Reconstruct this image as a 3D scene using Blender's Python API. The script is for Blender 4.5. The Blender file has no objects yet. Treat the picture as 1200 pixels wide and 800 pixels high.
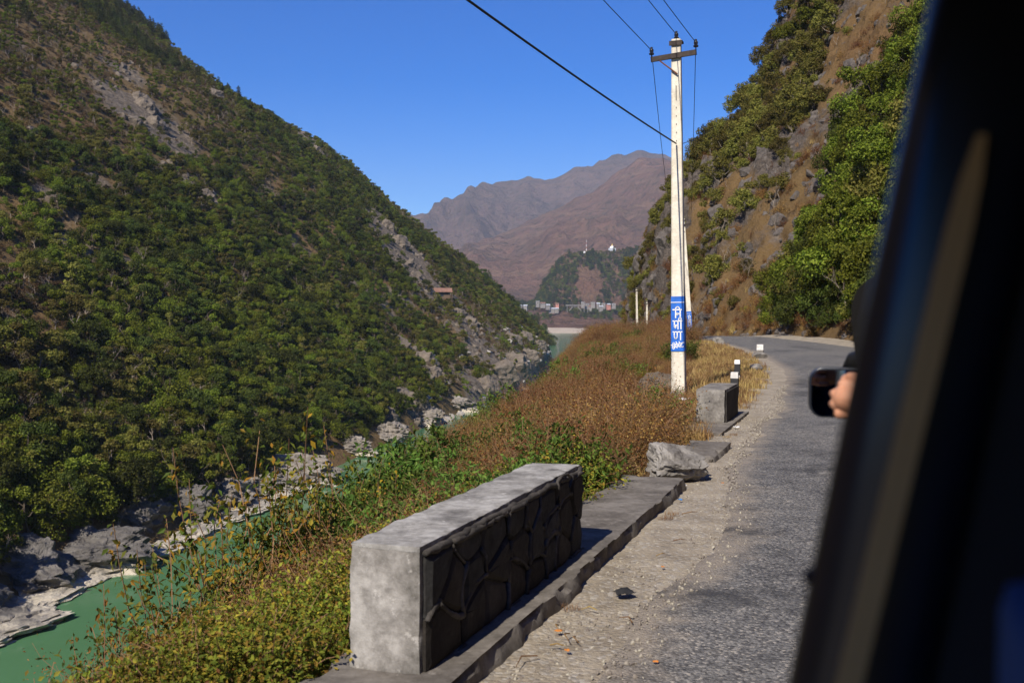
import bpy, math, random
import numpy as np
from mathutils import Vector, Matrix

R_ = math.radians
scene = bpy.context.scene
COL = scene.collection

# ------------------------------------------------------------------ camera
CAMZ = 1.85
cam_d = bpy.data.cameras.new('camera')
cam = bpy.data.objects.new('camera', cam_d)
COL.objects.link(cam)
cam.location = (0, 0, CAMZ)
cam.rotation_euler = (R_(90 - 1.67), 0, 0)
cam_d.sensor_width = 36.0
cam_d.lens = 36.0
cam_d.clip_start = 0.02
cam_d.clip_end = 30000
cam_d.dof.use_dof = True
cam_d.dof.focus_distance = 16.0
cam_d.dof.aperture_fstop = 4.5
scene.camera = cam

# ------------------------------------------------------------------ sky, sun, exposure
SUN_AZ = R_(24.0)      # the light travels this far to the right of +Y
SUN_EL = R_(41.0)
world = bpy.data.worlds.new('World')
scene.world = world
world.use_nodes = True
wn = world.node_tree
bg = wn.nodes['Background']
sky = wn.nodes.new('ShaderNodeTexSky')
sky.sky_type = 'NISHITA'
sky.sun_disc = False
sky.sun_elevation = SUN_EL
sky.sun_rotation = math.pi + SUN_AZ
sky.altitude = 1500
sky.air_density = 1.0
sky.dust_density = 0.1
sky.ozone_density = 5.0
hsv = wn.nodes.new('ShaderNodeHueSaturation')
hsv.inputs['Saturation'].default_value = 1.42
hsv.inputs['Hue'].default_value = 0.518
wn.links.new(sky.outputs[0], hsv.inputs['Color'])
wn.links.new(hsv.outputs[0], bg.inputs[0])
bg.inputs[1].default_value = 0.098
sun_d = bpy.data.lights.new('sun', 'SUN')
sun_d.energy = 4.6
sun_d.angle = R_(0.5)
sun_d.color = (1.0, 0.92, 0.80)
sun = bpy.data.objects.new('sun', sun_d)
COL.objects.link(sun)
ldir = Vector((math.sin(SUN_AZ) * math.cos(SUN_EL), math.cos(SUN_AZ) * math.cos(SUN_EL), -math.sin(SUN_EL)))
sun.rotation_euler = ldir.to_track_quat('-Z', 'Y').to_euler()
sun.location = (-40, -80, 90)
vs = scene.view_settings
vs.view_transform = 'Standard'
vs.look = 'None'
vs.exposure = 0.55
vs.gamma = 1.0
vs.use_curve_mapping = False
scene.cycles.use_denoising = True
scene.cycles.max_bounces = 6
scene.cycles.diffuse_bounces = 3
scene.cycles.glossy_bounces = 3
scene.cycles.transmission_bounces = 3
scene.cycles.volume_bounces = 0
scene.cycles.caustics_reflective = False
scene.cycles.caustics_refractive = False

# ------------------------------------------------------------------ helpers
rng = np.random.default_rng(11)
random.seed(5)
_perm = np.random.default_rng(3).random((64, 64, 64)).astype(np.float64)

def vnoise(x, y, z=0.0):
    x, y, z = np.broadcast_arrays(np.asarray(x, float), np.asarray(y, float), np.asarray(z, float))
    xi, yi, zi = np.floor(x).astype(int), np.floor(y).astype(int), np.floor(z).astype(int)
    fx, fy, fz = x - xi, y - yi, z - zi
    fx, fy, fz = [f * f * f * (f * (f * 6 - 15) + 10) for f in (fx, fy, fz)]
    o = 0.0
    for a in (0, 1):
        for b in (0, 1):
            for c in (0, 1):
                w = (fx if a else 1 - fx) * (fy if b else 1 - fy) * (fz if c else 1 - fz)
                o = o + w * _perm[(xi + a) & 63, (yi + b) & 63, (zi + c) & 63]
    return o * 2 - 1

def fbm(x, y, z=0.0, octv=4, gain=0.5):
    s, a, t = 0.0, 1.0, 0.0
    for k in range(octv):
        f = 2.03 ** k
        s = s + a * vnoise(np.asarray(x) * f + 7.3 * k, np.asarray(y) * f + 3.1 * k, np.asarray(z) * f + 5.7 * k)
        t += a
        a *= gain
    return s / t

def ridged(x, y, z=0.0, octv=4):
    s, a, t = 0.0, 1.0, 0.0
    for k in range(octv):
        f = 2.07 ** k
        s = s + a * (1 - 2 * np.abs(vnoise(np.asarray(x) * f + 9.1 * k, np.asarray(y) * f + 1.7 * k, np.asarray(z) * f + 4.4 * k)))
        t += a
        a *= 0.5
    return s / t

def sstep(a, b, x):
    t = np.clip((np.asarray(x, float) - a) / (b - a), 0, 1)
    return t * t * (3 - 2 * t)

# road frame: u along the road at the camera, v to the right of it
UX, UY = 0.334, 0.943
def W(u, v, z=0.0):
    return Vector((UX * u + UY * v, UY * u - UX * v, z))
ROADROT = -math.atan2(UX, UY)           # z rotation that turns local +Y into u

def at(px, py, d):
    return Vector(((px - 600) / 1200 * d, d, CAMZ - (py - 365) / 1200 * d))

def npmesh(name, V, F, mats=(), smooth=False, midx=None, attrs=None):
    V = np.asarray(V, np.float32).reshape(-1, 3)
    me = bpy.data.meshes.new(name)
    if not isinstance(F, list):
        F = [F]
    F = [np.asarray(f, np.int32) for f in F if len(f)]
    me.vertices.add(len(V))
    me.vertices.foreach_set('co', V.ravel())
    loops = np.concatenate([f.ravel() for f in F])
    tot = np.concatenate([np.full(len(f), f.shape[1], np.int32) for f in F])
    start = np.concatenate([[0], np.cumsum(tot)[:-1]]).astype(np.int32)
    me.loops.add(len(loops))
    me.loops.foreach_set('vertex_index', loops)
    me.polygons.add(len(tot))
    me.polygons.foreach_set('loop_start', start)
    me.polygons.foreach_set('loop_total', tot)
    if midx is not None:
        me.polygons.foreach_set('material_index', np.asarray(midx, np.int32))
    me.polygons.foreach_set('use_smooth', np.full(len(tot), smooth, bool))
    me.update(calc_edges=True)
    for m in mats:
        me.materials.append(m)
    if attrs:
        for k, a in attrs.items():
            at_ = me.attributes.new(k, 'FLOAT', 'POINT')
            at_.data.foreach_set('value', np.asarray(a, np.float32).ravel())
    return me

def link(name, me, parent=None, label=None, cat=None, group=None, kind=None, loc=None, rot=None, scale=None):
    o = bpy.data.objects.new(name, me)
    COL.objects.link(o)
    if parent is not None:
        o.parent = parent
    if label: o['label'] = label
    if cat: o['category'] = cat
    if group: o['group'] = group
    if kind: o['kind'] = kind
    if loc is not None: o.location = loc
    if rot is not None: o.rotation_euler = rot
    if scale is not None: o.scale = (scale,) * 3 if isinstance(scale, (int, float)) else scale
    return o

def grid_faces(n, m):
    i = np.arange(n - 1)[:, None] * m + np.arange(m - 1)[None, :]
    i = i.ravel()
    return np.stack([i, i + 1, i + m + 1, i + m], 1)

class MB:
    """collects boxes, tubes, prisms into one mesh"""
    def __init__(s): s.V = []; s.Q = []; s.T = []; s.P = []; s.n = 0
    def add(s, V, Q=(), T=(), P=()):
        V = np.asarray(V, float).reshape(-1, 3)
        s.V.append(V)
        for f in Q: s.Q.append([i + s.n for i in f])
        for f in T: s.T.append([i + s.n for i in f])
        for f in P: s.P.append([i + s.n for i in f])
        s.n += len(V)
    def hexa(s, b, t):
        s.add(list(b) + list(t), Q=[(3, 2, 1, 0), (4, 5, 6, 7), (0, 1, 5, 4), (1, 2, 6, 5), (2, 3, 7, 6), (3, 0, 4, 7)])
    def box(s, x0, x1, y0, y1, z0, z1):
        s.hexa([(x0, y0, z0), (x1, y0, z0), (x1, y1, z0), (x0, y1, z0)], [(x0, y0, z1), (x1, y0, z1), (x1, y1, z1), (x0, y1, z1)])
    def tube(s, pts, rad, sides=6, cap=True):
        V, Q = tube(pts, rad, sides)
        s.add(V, Q=Q.tolist())
        if cap:
            n = len(pts)
            s.P.append([s.n - n * sides + k for k in range(sides)][::-1])
            s.P.append([s.n - sides + k for k in range(sides)])
    def lathe(s, prof, sides=16, c=(0, 0, 0)):
        pts = []
        for r, z in prof:
            for k in range(sides):
                a = 2 * math.pi * k / sides
                pts.append((c[0] + r * math.cos(a), c[1] + r * math.sin(a), c[2] + z))
        Q = []
        for i in range(len(prof) - 1):
            for k in range(sides):
                k2 = (k + 1) % sides
                Q.append((i * sides + k, i * sides + k2, (i + 1) * sides + k2, (i + 1) * sides + k))
        s.add(pts, Q=Q)
    def prism(s, poly, axis_pts):
        """poly: list of 3D points; axis_pts: offset vector"""
        n = len(poly)
        off = np.asarray(axis_pts, float)
        V = [tuple(p) for p in poly] + [tuple(np.asarray(p, float) + off) for p in poly]
        s.add(V, Q=[(i, (i + 1) % n, n + (i + 1) % n, n + i) for i in range(n)], P=[list(range(n))[::-1], list(range(n, 2 * n))])
    def mesh(s, name, mat, smooth=False, bevel=0):
        me = bpy.data.meshes.new(name)
        V = np.concatenate(s.V)
        me.from_pydata([tuple(v) for v in V], [], s.Q + s.T + s.P)
        if mat is not None: me.materials.append(mat)
        me.update()
        import bmesh
        bm = bmesh.new(); bm.from_mesh(me)
        bmesh.ops.recalc_face_normals(bm, faces=bm.faces[:])
        if bevel:
            bmesh.ops.bevel(bm, geom=bm.edges[:], offset=bevel, segments=2, affect='EDGES', profile=0.6)
        for f in bm.faces: f.smooth = smooth
        bm.to_mesh(me); bm.free()
        return me
    def build(s, name, mat, parent=None, smooth=False, bevel=0, **k):
        return link(name, s.mesh(name, mat, smooth, bevel), parent, **k)

def tube(pts, rad, sides=5):
    P = np.asarray(pts, float)
    n = len(P)
    rad = np.broadcast_to(np.asarray(rad, float), (n,))
    T = np.gradient(P, axis=0)
    T /= np.linalg.norm(T, axis=1)[:, None] + 1e-9
    ref = np.array([0, 0, 1.0]) if abs(T[:, 2]).mean() < 0.85 else np.array([1.0, 0, 0])
    A = np.cross(T, ref); A /= np.linalg.norm(A, axis=1)[:, None] + 1e-9
    B = np.cross(T, A)
    a = np.arange(sides) * 2 * math.pi / sides
    V = P[:, None, :] + rad[:, None, None] * (np.cos(a)[None, :, None] * A[:, None, :] + np.sin(a)[None, :, None] * B[:, None, :])
    i = np.arange(n - 1)[:, None] * sides
    k = np.arange(sides)[None, :]
    k2 = (k + 1) % sides
    Q = np.stack([i + k, i + k2, i + sides + k2, i + sides + k], -1).reshape(-1, 4)
    return V.reshape(-1, 3), Q

# ------------------------------------------------------------------ materials
def newmat(name):
    m = bpy.data.materials.new(name)
    m.use_nodes = True
    nt = m.node_tree
    b = nt.nodes['Principled BSDF']
    b.inputs['Roughness'].default_value = 0.85
    b.inputs['Specular IOR Level'].default_value = 0.25
    return m, nt, b

def nd(nt, t, **kw):
    n = nt.nodes.new('ShaderNode' + t)
    for k, v in kw.items():
        if k in n.inputs.keys():
            n.inputs[k].default_value = v
        else:
            setattr(n, k, v)
    return n

def coords(nt, scale=(1, 1, 1), obj=True, rot=(0, 0, 0)):
    if obj:
        src = nd(nt, 'TexCoord').outputs['Object']
    else:
        src = nd(nt, 'NewGeometry').outputs['Position']
    mp = nd(nt, 'Mapping')
    mp.inputs['Scale'].default_value = scale
    mp.inputs['Rotation'].default_value = rot
    nt.links.new(src, mp.inputs['Vector'])
    return mp.outputs['Vector']

def noise(nt, vec, scale, detail=6, rough=0.6, dist=0.0):
    n = nd(nt, 'TexNoise', Scale=scale, Detail=detail, Roughness=rough, Distortion=dist)
    nt.links.new(vec, n.inputs['Vector'])
    return n.outputs['Fac']

def ramp(nt, fac, stops, interp='LINEAR'):
    r = nd(nt, 'ValToRGB')
    r.color_ramp.interpolation = interp
    el = r.color_ramp.elements
    while len(el) < len(stops): el.new(0.5)
    for e, (p, c) in zip(el, stops):
        e.position = p
        e.color = (*c, 1) if len(c) == 3 else c
    nt.links.new(fac, r.inputs['Fac'])
    return r.outputs['Color']

def mix(nt, fac, a, b, mode='MIX'):
    m = nd(nt, 'Mix', data_type='RGBA', blend_type=mode)
    for s, i in ((fac, 0), (a, 6), (b, 7)):
        if isinstance(s, (int, float)): m.inputs[i].default_value = s
        elif isinstance(s, tuple): m.inputs[i].default_value = (*s, 1)
        else: nt.links.new(s, m.inputs[i])
    return m.outputs[2]

def math_(nt, op, a, b=0.0, clamp=False):
    m = nd(nt, 'Math', operation=op, use_clamp=clamp)
    for s, i in ((a, 0), (b, 1)):
        if isinstance(s, (int, float)): m.inputs[i].default_value = s
        else: nt.links.new(s, m.inputs[i])
    return m.outputs[0]

def bump(nt, b, h, strength=0.5, dist=0.05):
    n = nd(nt, 'Bump', Strength=strength, Distance=dist)
    nt.links.new(h, n.inputs['Height'])
    nt.links.new(n.outputs['Normal'], b.inputs['Normal'])

def setc(nt, b, c):
    if isinstance(c, tuple): b.inputs['Base Color'].default_value = (*c, 1)
    else: nt.links.new(c, b.inputs['Base Color'])

BK = (0, 0, 0); WH = (1, 1, 1)

def plain(name, c, rough=0.6, metal=0.0, var=0.15, scale=8.0, spec=0.3):
    m, nt, b = newmat(name)
    v = coords(nt)
    n = noise(nt, v, scale)
    lo = tuple(x * (1 - var) for x in c); hi = tuple(min(1, x * (1 + var)) for x in c)
    setc(nt, b, ramp(nt, n, [(0.3, lo), (0.7, hi)]))
    b.inputs['Roughness'].default_value = rough
    b.inputs['Metallic'].default_value = metal
    b.inputs['Specular IOR Level'].default_value = spec
    return m

def foliage(name, cols, trans=0.3, rough=0.55):
    """leaf colours vary by leaf and by plant"""
    m, nt, b = newmat(name)
    g = nd(nt, 'NewGeometry')
    o = nd(nt, 'ObjectInfo')
    k = len(cols)
    c1 = ramp(nt, g.outputs['Random Per Island'], [((i + 0.5) / k, c) for i, c in enumerate(cols)])
    f = math_(nt, 'MULTIPLY_ADD', o.outputs['Random'], 0.95)
    nt.nodes[-1].inputs[2].default_value = 0.55
    c2 = mix(nt, 1.0, c1, c1)
    mm = nd(nt, 'VectorMath', operation='SCALE')
    nt.links.new(c1, mm.inputs[0]); nt.links.new(f, mm.inputs['Scale'])
    hs = nd(nt, 'HueSaturation')
    nt.links.new(mm.outputs[0], hs.inputs['Color'])
    h = math_(nt, 'MULTIPLY_ADD', o.outputs['Random'], 0.05)
    nt.nodes[-1].inputs[2].default_value = 0.475
    nt.links.new(h, hs.inputs['Hue'])
    setc(nt, b, hs.outputs[0])
    b.inputs['Roughness'].default_value = rough
    b.inputs['Specular IOR Level'].default_value = 0.10
    if trans:
        t = nd(nt, 'BsdfTranslucent')
        nt.links.new(hs.outputs[0], t.inputs['Color'])
        ms = nd(nt, 'MixShader'); ms.inputs[0].default_value = trans
        nt.links.new(b.outputs[0], ms.inputs[1]); nt.links.new(t.outputs[0], ms.inputs[2])
        nt.links.new(ms.outputs[0], nt.nodes['Material Output'].inputs['Surface'])
    return m

def rockmat(name, cols, scale=1.0, water=False, moss=None, strata=(1, 1, 2.5), rot=(0.5, 0.3, 0)):
    m, nt, b = newmat(name)
    v = coords(nt, obj=False)
    vs_ = coords(nt, strata, obj=False, rot=rot)
    n1 = noise(nt, vs_, 0.35 * scale, 8, 0.65, 0.4)
    n2 = noise(nt, v, 1.6 * scale, 8, 0.7)
    c = ramp(nt, n1, [(0.28, cols[0]), (0.5, cols[1]), (0.72, cols[2])])
    c = mix(nt, 0.5, c, ramp(nt, n2, [(0.3, cols[0]), (0.7, cols[2])]))
    if moss:
        nm = nd(nt, 'NewGeometry')
        sx = nd(nt, 'SeparateXYZ'); nt.links.new(nm.outputs['Normal'], sx.inputs[0])
        f = math_(nt, 'ADD', sx.outputs[2], math_(nt, 'MULTIPLY', noise(nt, v, 0.8 * scale, 6), 0.9))
        c = mix(nt, ramp(nt, f, [(1.12, BK), (1.3, WH)]) if True else 0, c, moss)
        nt.nodes[-1]
    if water:
        p = nd(nt, 'NewGeometry')
        sx = nd(nt, 'SeparateXYZ'); nt.links.new(p.outputs['Position'], sx.inputs[0])
        zz = math_(nt, 'ADD', sx.outputs[2], math_(nt, 'MULTIPLY', noise(nt, v, 0.35, 5), -1.6))
        f = math_(nt, 'MULTIPLY_ADD', zz, -1.2); nt.nodes[-1].inputs[2].default_value = -35.2
        f = math_(nt, 'MINIMUM', math_(nt, 'MAXIMUM', f, 0.0), 1.0)
        pale = ramp(nt, n2, [(0.3, (0.40, 0.35, 0.27)), (0.7, (0.62, 0.56, 0.45))])
        c = mix(nt, f, c, pale)
    setc(nt, b, c)
    b.inputs['Roughness'].default_value = 0.8
    h = math_(nt, 'ADD', n1, math_(nt, 'MULTIPLY', n2, 0.6))
    bump(nt, b, h, 0.9, 0.5 / scale)
    return m

M = {}
M['leaf_dark'] = foliage('leaf_dark', [(0.032, 0.044, 0.008), (0.050, 0.066, 0.011), (0.070, 0.086, 0.015), (0.090, 0.105, 0.021)])
M['leaf_mid'] = foliage('leaf_mid', [(0.055, 0.074, 0.008), (0.095, 0.118, 0.011), (0.135, 0.155, 0.015), (0.18, 0.195, 0.024)])
M['leaf_yellow'] = foliage('leaf_yellow', [(0.085, 0.085, 0.016), (0.12, 0.115, 0.022), (0.155, 0.14, 0.028), (0.18, 0.15, 0.036)])
M['leaf_pine'] = foliage('leaf_pine', [(0.045, 0.055, 0.014), (0.070, 0.080, 0.020), (0.100, 0.105, 0.028)], trans=0.15)
M['leaf_brown'] = foliage('leaf_brown', [(0.085, 0.056, 0.028), (0.13, 0.078, 0.036), (0.11, 0.085, 0.038), (0.16, 0.10, 0.048)])
M['leaf_bush'] = foliage('leaf_bush', [(0.065, 0.085, 0.012), (0.12, 0.145, 0.018), (0.18, 0.20, 0.024), (0.25, 0.24, 0.034), (0.32, 0.24, 0.030), (0.19, 0.095, 0.025), (0.15, 0.18, 0.022)], trans=0.35)
M['leaf_bush_green'] = foliage('leaf_bush_green', [(0.045, 0.075, 0.014), (0.075, 0.120, 0.020), (0.10, 0.16, 0.026), (0.14, 0.19, 0.035)], trans=0.35)
M['leaf_sapling'] = foliage('leaf_sapling', [(0.06, 0.09, 0.015), (0.10, 0.13, 0.02), (0.20, 0.18, 0.03), (0.30, 0.16, 0.02)], trans=0.4)
M['leaf_dry'] = foliage('leaf_dry', [(0.085, 0.035, 0.015), (0.23, 0.105, 0.034), (0.17, 0.058, 0.022), (0.12, 0.080, 0.026), (0.30, 0.17, 0.065), (0.20, 0.085, 0.028)], trans=0.25)
M['leaf_olive'] = foliage('leaf_olive', [(0.075, 0.055, 0.022), (0.13, 0.10, 0.034), (0.10, 0.095, 0.030), (0.20, 0.14, 0.055), (0.15, 0.075, 0.030)], trans=0.25)
M['leaf_dusty'] = foliage('leaf_dusty', [(0.075, 0.090, 0.040), (0.10, 0.115, 0.055), (0.13, 0.14, 0.075)], trans=0.25)
M['straw'] = foliage('straw', [(0.26, 0.16, 0.060), (0.34, 0.22, 0.085), (0.22, 0.13, 0.05), (0.40, 0.27, 0.12)], trans=0.2)
M['grass_green'] = foliage('grass_green', [(0.08, 0.11, 0.02), (0.13, 0.16, 0.03), (0.19, 0.20, 0.05)], trans=0.3)
M['bark'] = plain('bark', (0.11, 0.085, 0.060), 0.9, scale=3)
M['bark_pale'] = plain('bark_pale', (0.24, 0.20, 0.16), 0.9, scale=3)
M['twig'] = plain('twig', (0.20, 0.115, 0.060), 0.9, scale=3)

def hillmat(name, brown, olive, red, rockc, sc=1.0):
    m, nt, b = newmat(name)
    v = coords(nt, obj=False)
    n1 = noise(nt, v, 0.018 * sc, 8, 0.6)
    n2 = noise(nt, v, 0.16 * sc, 8, 0.7)
    n3 = noise(nt, v, 1.1 * sc, 6, 0.7)
    c = ramp(nt, n1, [(0.35, olive), (0.5, brown), (0.68, red)])
    c = mix(nt, 0.45, c, ramp(nt, n2, [(0.3, olive), (0.6, brown), (0.75, red)]))
    c = mix(nt, 0.5, c, ramp(nt, n3, [(0.2, tuple(x * 0.45 for x in brown)), (0.8, tuple(min(1, x * 1.5) for x in brown))]))
    a = nd(nt, 'Attribute', attribute_name='rock')
    f = math_(nt, 'ADD', a.outputs['Fac'], math_(nt, 'MULTIPLY_ADD', n2, 0.9), clamp=False)
    nt.nodes[-2].inputs[2].default_value = -0.45
    f = ramp(nt, f, [(0.42, BK), (0.62, WH)])
    rc = ramp(nt, noise(nt, coords(nt, (1, 1, 2.2), obj=False, rot=(0.5, 0.2, 0)), 0.5 * sc, 8, 0.7, 0.5), [(0.3, rockc[0]), (0.55, rockc[1]), (0.75, rockc[2])])
    c = mix(nt, f, c, rc)
    setc(nt, b, c)
    b.inputs['Roughness'].default_value = 0.95
    b.inputs['Specular IOR Level'].default_value = 0.1
    bump(nt, b, math_(nt, 'ADD', n2, math_(nt, 'MULTIPLY', n3, 0.35)), 1.0, 1.4 / sc)
    return m

ROCKG = [(0.075, 0.060, 0.044), (0.185, 0.148, 0.108), (0.34, 0.28, 0.21)]
M['hill_left'] = hillmat('hill_left', (0.16, 0.105, 0.050), (0.095, 0.085, 0.034), (0.22, 0.125, 0.062), ROCKG)
M['hill_right'] = hillmat('hill_right', (0.145, 0.092, 0.042), (0.085, 0.062, 0.028), (0.20, 0.105, 0.050), [(0.045, 0.038, 0.033), (0.115, 0.095, 0.080), (0.22, 0.19, 0.16)], 3.0)
M['bank'] = hillmat('bank', (0.13, 0.080, 0.040), (0.085, 0.065, 0.03), (0.16, 0.090, 0.045), ROCKG, 4.0)
M['mountain'] = None
M['rock_bank'] = rockmat('rock_bank', [(0.032, 0.028, 0.025), (0.105, 0.095, 0.085), (0.24, 0.222, 0.20)], 0.55, water=True, moss=(0.15, 0.095, 0.035), strata=(1, 1, 3.0), rot=(0.35, 0.5, 0.4))
M['rock_tan'] = rockmat('rock_tan', [(0.10, 0.085, 0.07), (0.21, 0.185, 0.155), (0.36, 0.32, 0.27)], 0.8, water=True)
M['rock_pale'] = rockmat('rock_pale', [(0.20, 0.18, 0.155), (0.32, 0.29, 0.25), (0.46, 0.43, 0.38)], 1.0)
M['rock_hill'] = rockmat('rock_hill', [(0.060, 0.048, 0.037), (0.145, 0.117, 0.088), (0.27, 0.222, 0.17)], 0.7, moss=(0.10, 0.068, 0.034))
M['rock_cliff'] = rockmat('rock_cliff', [(0.030, 0.026, 0.024), (0.085, 0.072, 0.064), (0.19, 0.165, 0.145)], 1.6, strata=(2.2, 1, 0.6), rot=(0.2, 0.5, 0))

def mountmat(name, stops, terr):
    m, nt, b = newmat(name)
    v = coords(nt, obj=False)
    n1 = noise(nt, v, 0.0022, 8, 0.62)
    n2 = noise(nt, v, 0.013, 8, 0.68)
    c = ramp(nt, n1, [(0.32, stops[0]), (0.48, stops[1]), (0.66, stops[2])])
    c = mix(nt, 0.5, c, ramp(nt, n2, [(0.30, stops[0]), (0.5, stops[1]), (0.70, stops[2])]))
    if terr:
        w = nd(nt, 'TexNoise', Scale=0.02, Detail=5.0)
        vv = coords(nt, (0.12, 0.12, 1.3), obj=False)
        nt.links.new(vv, w.inputs['Vector'])
        c = mix(nt, ramp(nt, w.outputs['Fac'], [(0.52, BK), (0.60, (terr,) * 3)]), c, (0.26, 0.16, 0.10))
    n4 = noise(nt, v, 0.035, 6, 0.75)
    c = mix(nt, ramp(nt, n4, [(0.52, BK), (0.64, (0.55,) * 3)]), c, (0.035, 0.04, 0.022))
    setc(nt, b, c)
    b.inputs['Roughness'].default_value = 1.0
    b.inputs['Specular IOR Level'].default_value = 0.0
    bump(nt, b, math_(nt, 'ADD', n1, n2), 1.0, 70)
    return m
M['mountain_far'] = mountmat('mountain_far', [(0.07, 0.058, 0.046), (0.14, 0.088, 0.068), (0.21, 0.128, 0.095)], 0.2)
M['mountain_near'] = mountmat('mountain_near', [(0.085, 0.07, 0.045), (0.185, 0.105, 0.072), (0.27, 0.145, 0.098)], 0.55)

# water
m, nt, b = newmat('water')
v = coords(nt, obj=False)
setc(nt, b, ramp(nt, noise(nt, v, 0.02, 3), [(0.3, (0.066, 0.160, 0.072)), (0.7, (0.082, 0.185, 0.088))]))
b.inputs['Roughness'].default_value = 0.12
b.inputs['Specular IOR Level'].default_value = 0.5
b.inputs['IOR'].default_value = 1.33
bump(nt, b, noise(nt, coords(nt, (1, 0.6, 1), obj=False), 0.9, 4, 0.55), 0.12, 0.25)
M['water'] = m
M['sand'] = plain('sand', (0.42, 0.34, 0.25), 0.95, scale=0.05)

# asphalt: worn chip seal
m, nt, b = newmat('asphalt')
v = coords(nt, obj=False)
vo = nd(nt, 'TexVoronoi', Scale=62.0); nt.links.new(v, vo.inputs['Vector'])
sep = nd(nt, 'SeparateColor'); nt.links.new(vo.outputs['Color'], sep.inputs[0])
chip = ramp(nt, sep.outputs[0], [(0.0, (0.050, 0.048, 0.047)), (0.5, (0.125, 0.122, 0.118)), (0.85, (0.19, 0.185, 0.175)), (1.0, (0.34, 0.31, 0.27))])
big = noise(nt, coords(nt, (1, 0.45, 1), obj=False, rot=(0, 0, 0.34)), 0.55, 7, 0.62, 0.3)
mid = noise(nt, v, 3.2, 7, 0.7)
c = mix(nt, 1.0, chip, ramp(nt, big, [(0.30, (0.52, 0.51, 0.50)), (0.45, (0.95, 0.94, 0.92)), (0.70, (1.22, 1.18, 1.1))]), 'MULTIPLY')
c = mix(nt, 1.0, c, ramp(nt, mid, [(0.32, (0.66,) * 3), (0.55, (1.05,) * 3), (0.8, (1.12, 1.08, 1.0))]), 'MULTIPLY')
a = nd(nt, 'Attribute', attribute_name='edge')
f = math_(nt, 'ADD', a.outputs['Fac'], math_(nt, 'MULTIPLY_ADD', mid, 1.2)); nt.nodes[-2].inputs[2].default_value = -0.6
c = mix(nt, ramp(nt, f, [(0.45, BK), (0.9, (0.75,) * 3)]), c, (0.27, 0.225, 0.17))
st = nd(nt, 'Attribute', attribute_name='stain')
f = math_(nt, 'ADD', st.outputs['Fac'], math_(nt, 'MULTIPLY_ADD', noise(nt, v, 5.0, 6, 0.7), 1.4)); nt.nodes[-2].inputs[2].default_value = -0.75
c = mix(nt, ramp(nt, f, [(0.45, BK), (0.85, (0.85,) * 3)]), c, (0.035, 0.034, 0.033))
setc(nt, b, c)
b.inputs['Roughness'].default_value = 0.75
b.inputs['Specular IOR Level'].default_value = 0.35
h = math_(nt, 'SUBTRACT', 1.0, vo.outputs['Distance'])
bump(nt, b, math_(nt, 'ADD', h, math_(nt, 'MULTIPLY', mid, 0.6)), 0.75, 0.012)
M['asphalt'] = m

# verge: sand and gravel
m, nt, b = newmat('verge')
v = coords(nt, obj=False)
vo = nd(nt, 'TexVoronoi', Scale=34.0); nt.links.new(v, vo.inputs['Vector'])
sep = nd(nt, 'SeparateColor'); nt.links.new(vo.outputs['Color'], sep.inputs[0])
c = ramp(nt, noise(nt, v, 2.2, 8, 0.7), [(0.3, (0.16, 0.132, 0.098)), (0.5, (0.28, 0.236, 0.175)), (0.75, (0.40, 0.345, 0.265))])
c = mix(nt, ramp(nt, sep.outputs[1], [(0.55, BK), (0.9, (0.6,) * 3)]), c, ramp(nt, sep.outputs[0], [(0, (0.14, 0.13, 0.12)), (1, (0.46, 0.43, 0.38))]))
setc(nt, b, c)
b.inputs['Roughness'].default_value = 0.95
bump(nt, b, math_(nt, 'ADD', noise(nt, v, 26, 5, 0.7), math_(nt, 'MULTIPLY', vo.outputs['Distance'], -0.5)), 0.8, 0.02)
M['verge'] = m

def concrete(name, lo, mid_, hi, stain=0.5, sc=1.0):
    m, nt, b = newmat(name)
    v = coords(nt, obj=False)
    n1 = noise(nt, v, 3.0 * sc, 9, 0.68, 0.2)
    n2 = noise(nt, v, 22.0 * sc, 6, 0.7)
    n3 = noise(nt, coords(nt, (1, 1, 0.35), obj=False), 5.0 * sc, 7, 0.65)
    c = ramp(nt, n1, [(0.38, lo), (0.5, mid_), (0.61, hi)])
    c = mix(nt, 0.3, c, ramp(nt, n2, [(0.38, lo), (0.62, hi)]))
    c = mix(nt, ramp(nt, n3, [(0.52, BK), (0.70, (stain,) * 3)]), c, tuple(x * 0.45 for x in lo))
    c = mix(nt, ramp(nt, noise(nt, v, 9.0 * sc, 6, 0.75), [(0.60, BK), (0.66, (0.6,) * 3)]), c, tuple(min(1, x * 1.25) for x in hi))
    setc(nt, b, c)
    b.inputs['Roughness'].default_value = 0.92
    bump(nt, b, math_(nt, 'ADD', n1, math_(nt, 'MULTIPLY', n2, 0.5)), 0.6, 0.02)
    return m
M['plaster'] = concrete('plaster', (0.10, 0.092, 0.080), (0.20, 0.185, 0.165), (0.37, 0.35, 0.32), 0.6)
M['plaster_top_lit'] = concrete('plaster_top_lit', (0.13, 0.122, 0.11), (0.27, 0.258, 0.235), (0.44, 0.425, 0.395), 0.65)  # lighter plaster, the brightness of the wall top put into the colour
M['plaster_old'] = concrete('plaster_old', (0.10, 0.09, 0.08), (0.18, 0.165, 0.145), (0.30, 0.28, 0.25), 0.5)
M['ledge'] = concrete('ledge', (0.085, 0.074, 0.062), (0.14, 0.124, 0.106), (0.21, 0.19, 0.165), 0.45)
M['stone_shade_black'] = concrete('stone_shade_black', (0.016, 0.014, 0.012), (0.030, 0.026, 0.022), (0.055, 0.048, 0.042), 0.2)  # near-black stone and mortar: the road face's shade is put into these colours
M['stone_shade_brown'] = concrete('stone_shade_brown', (0.013, 0.011, 0.009), (0.026, 0.021, 0.017), (0.048, 0.040, 0.032), 0.3)
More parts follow.
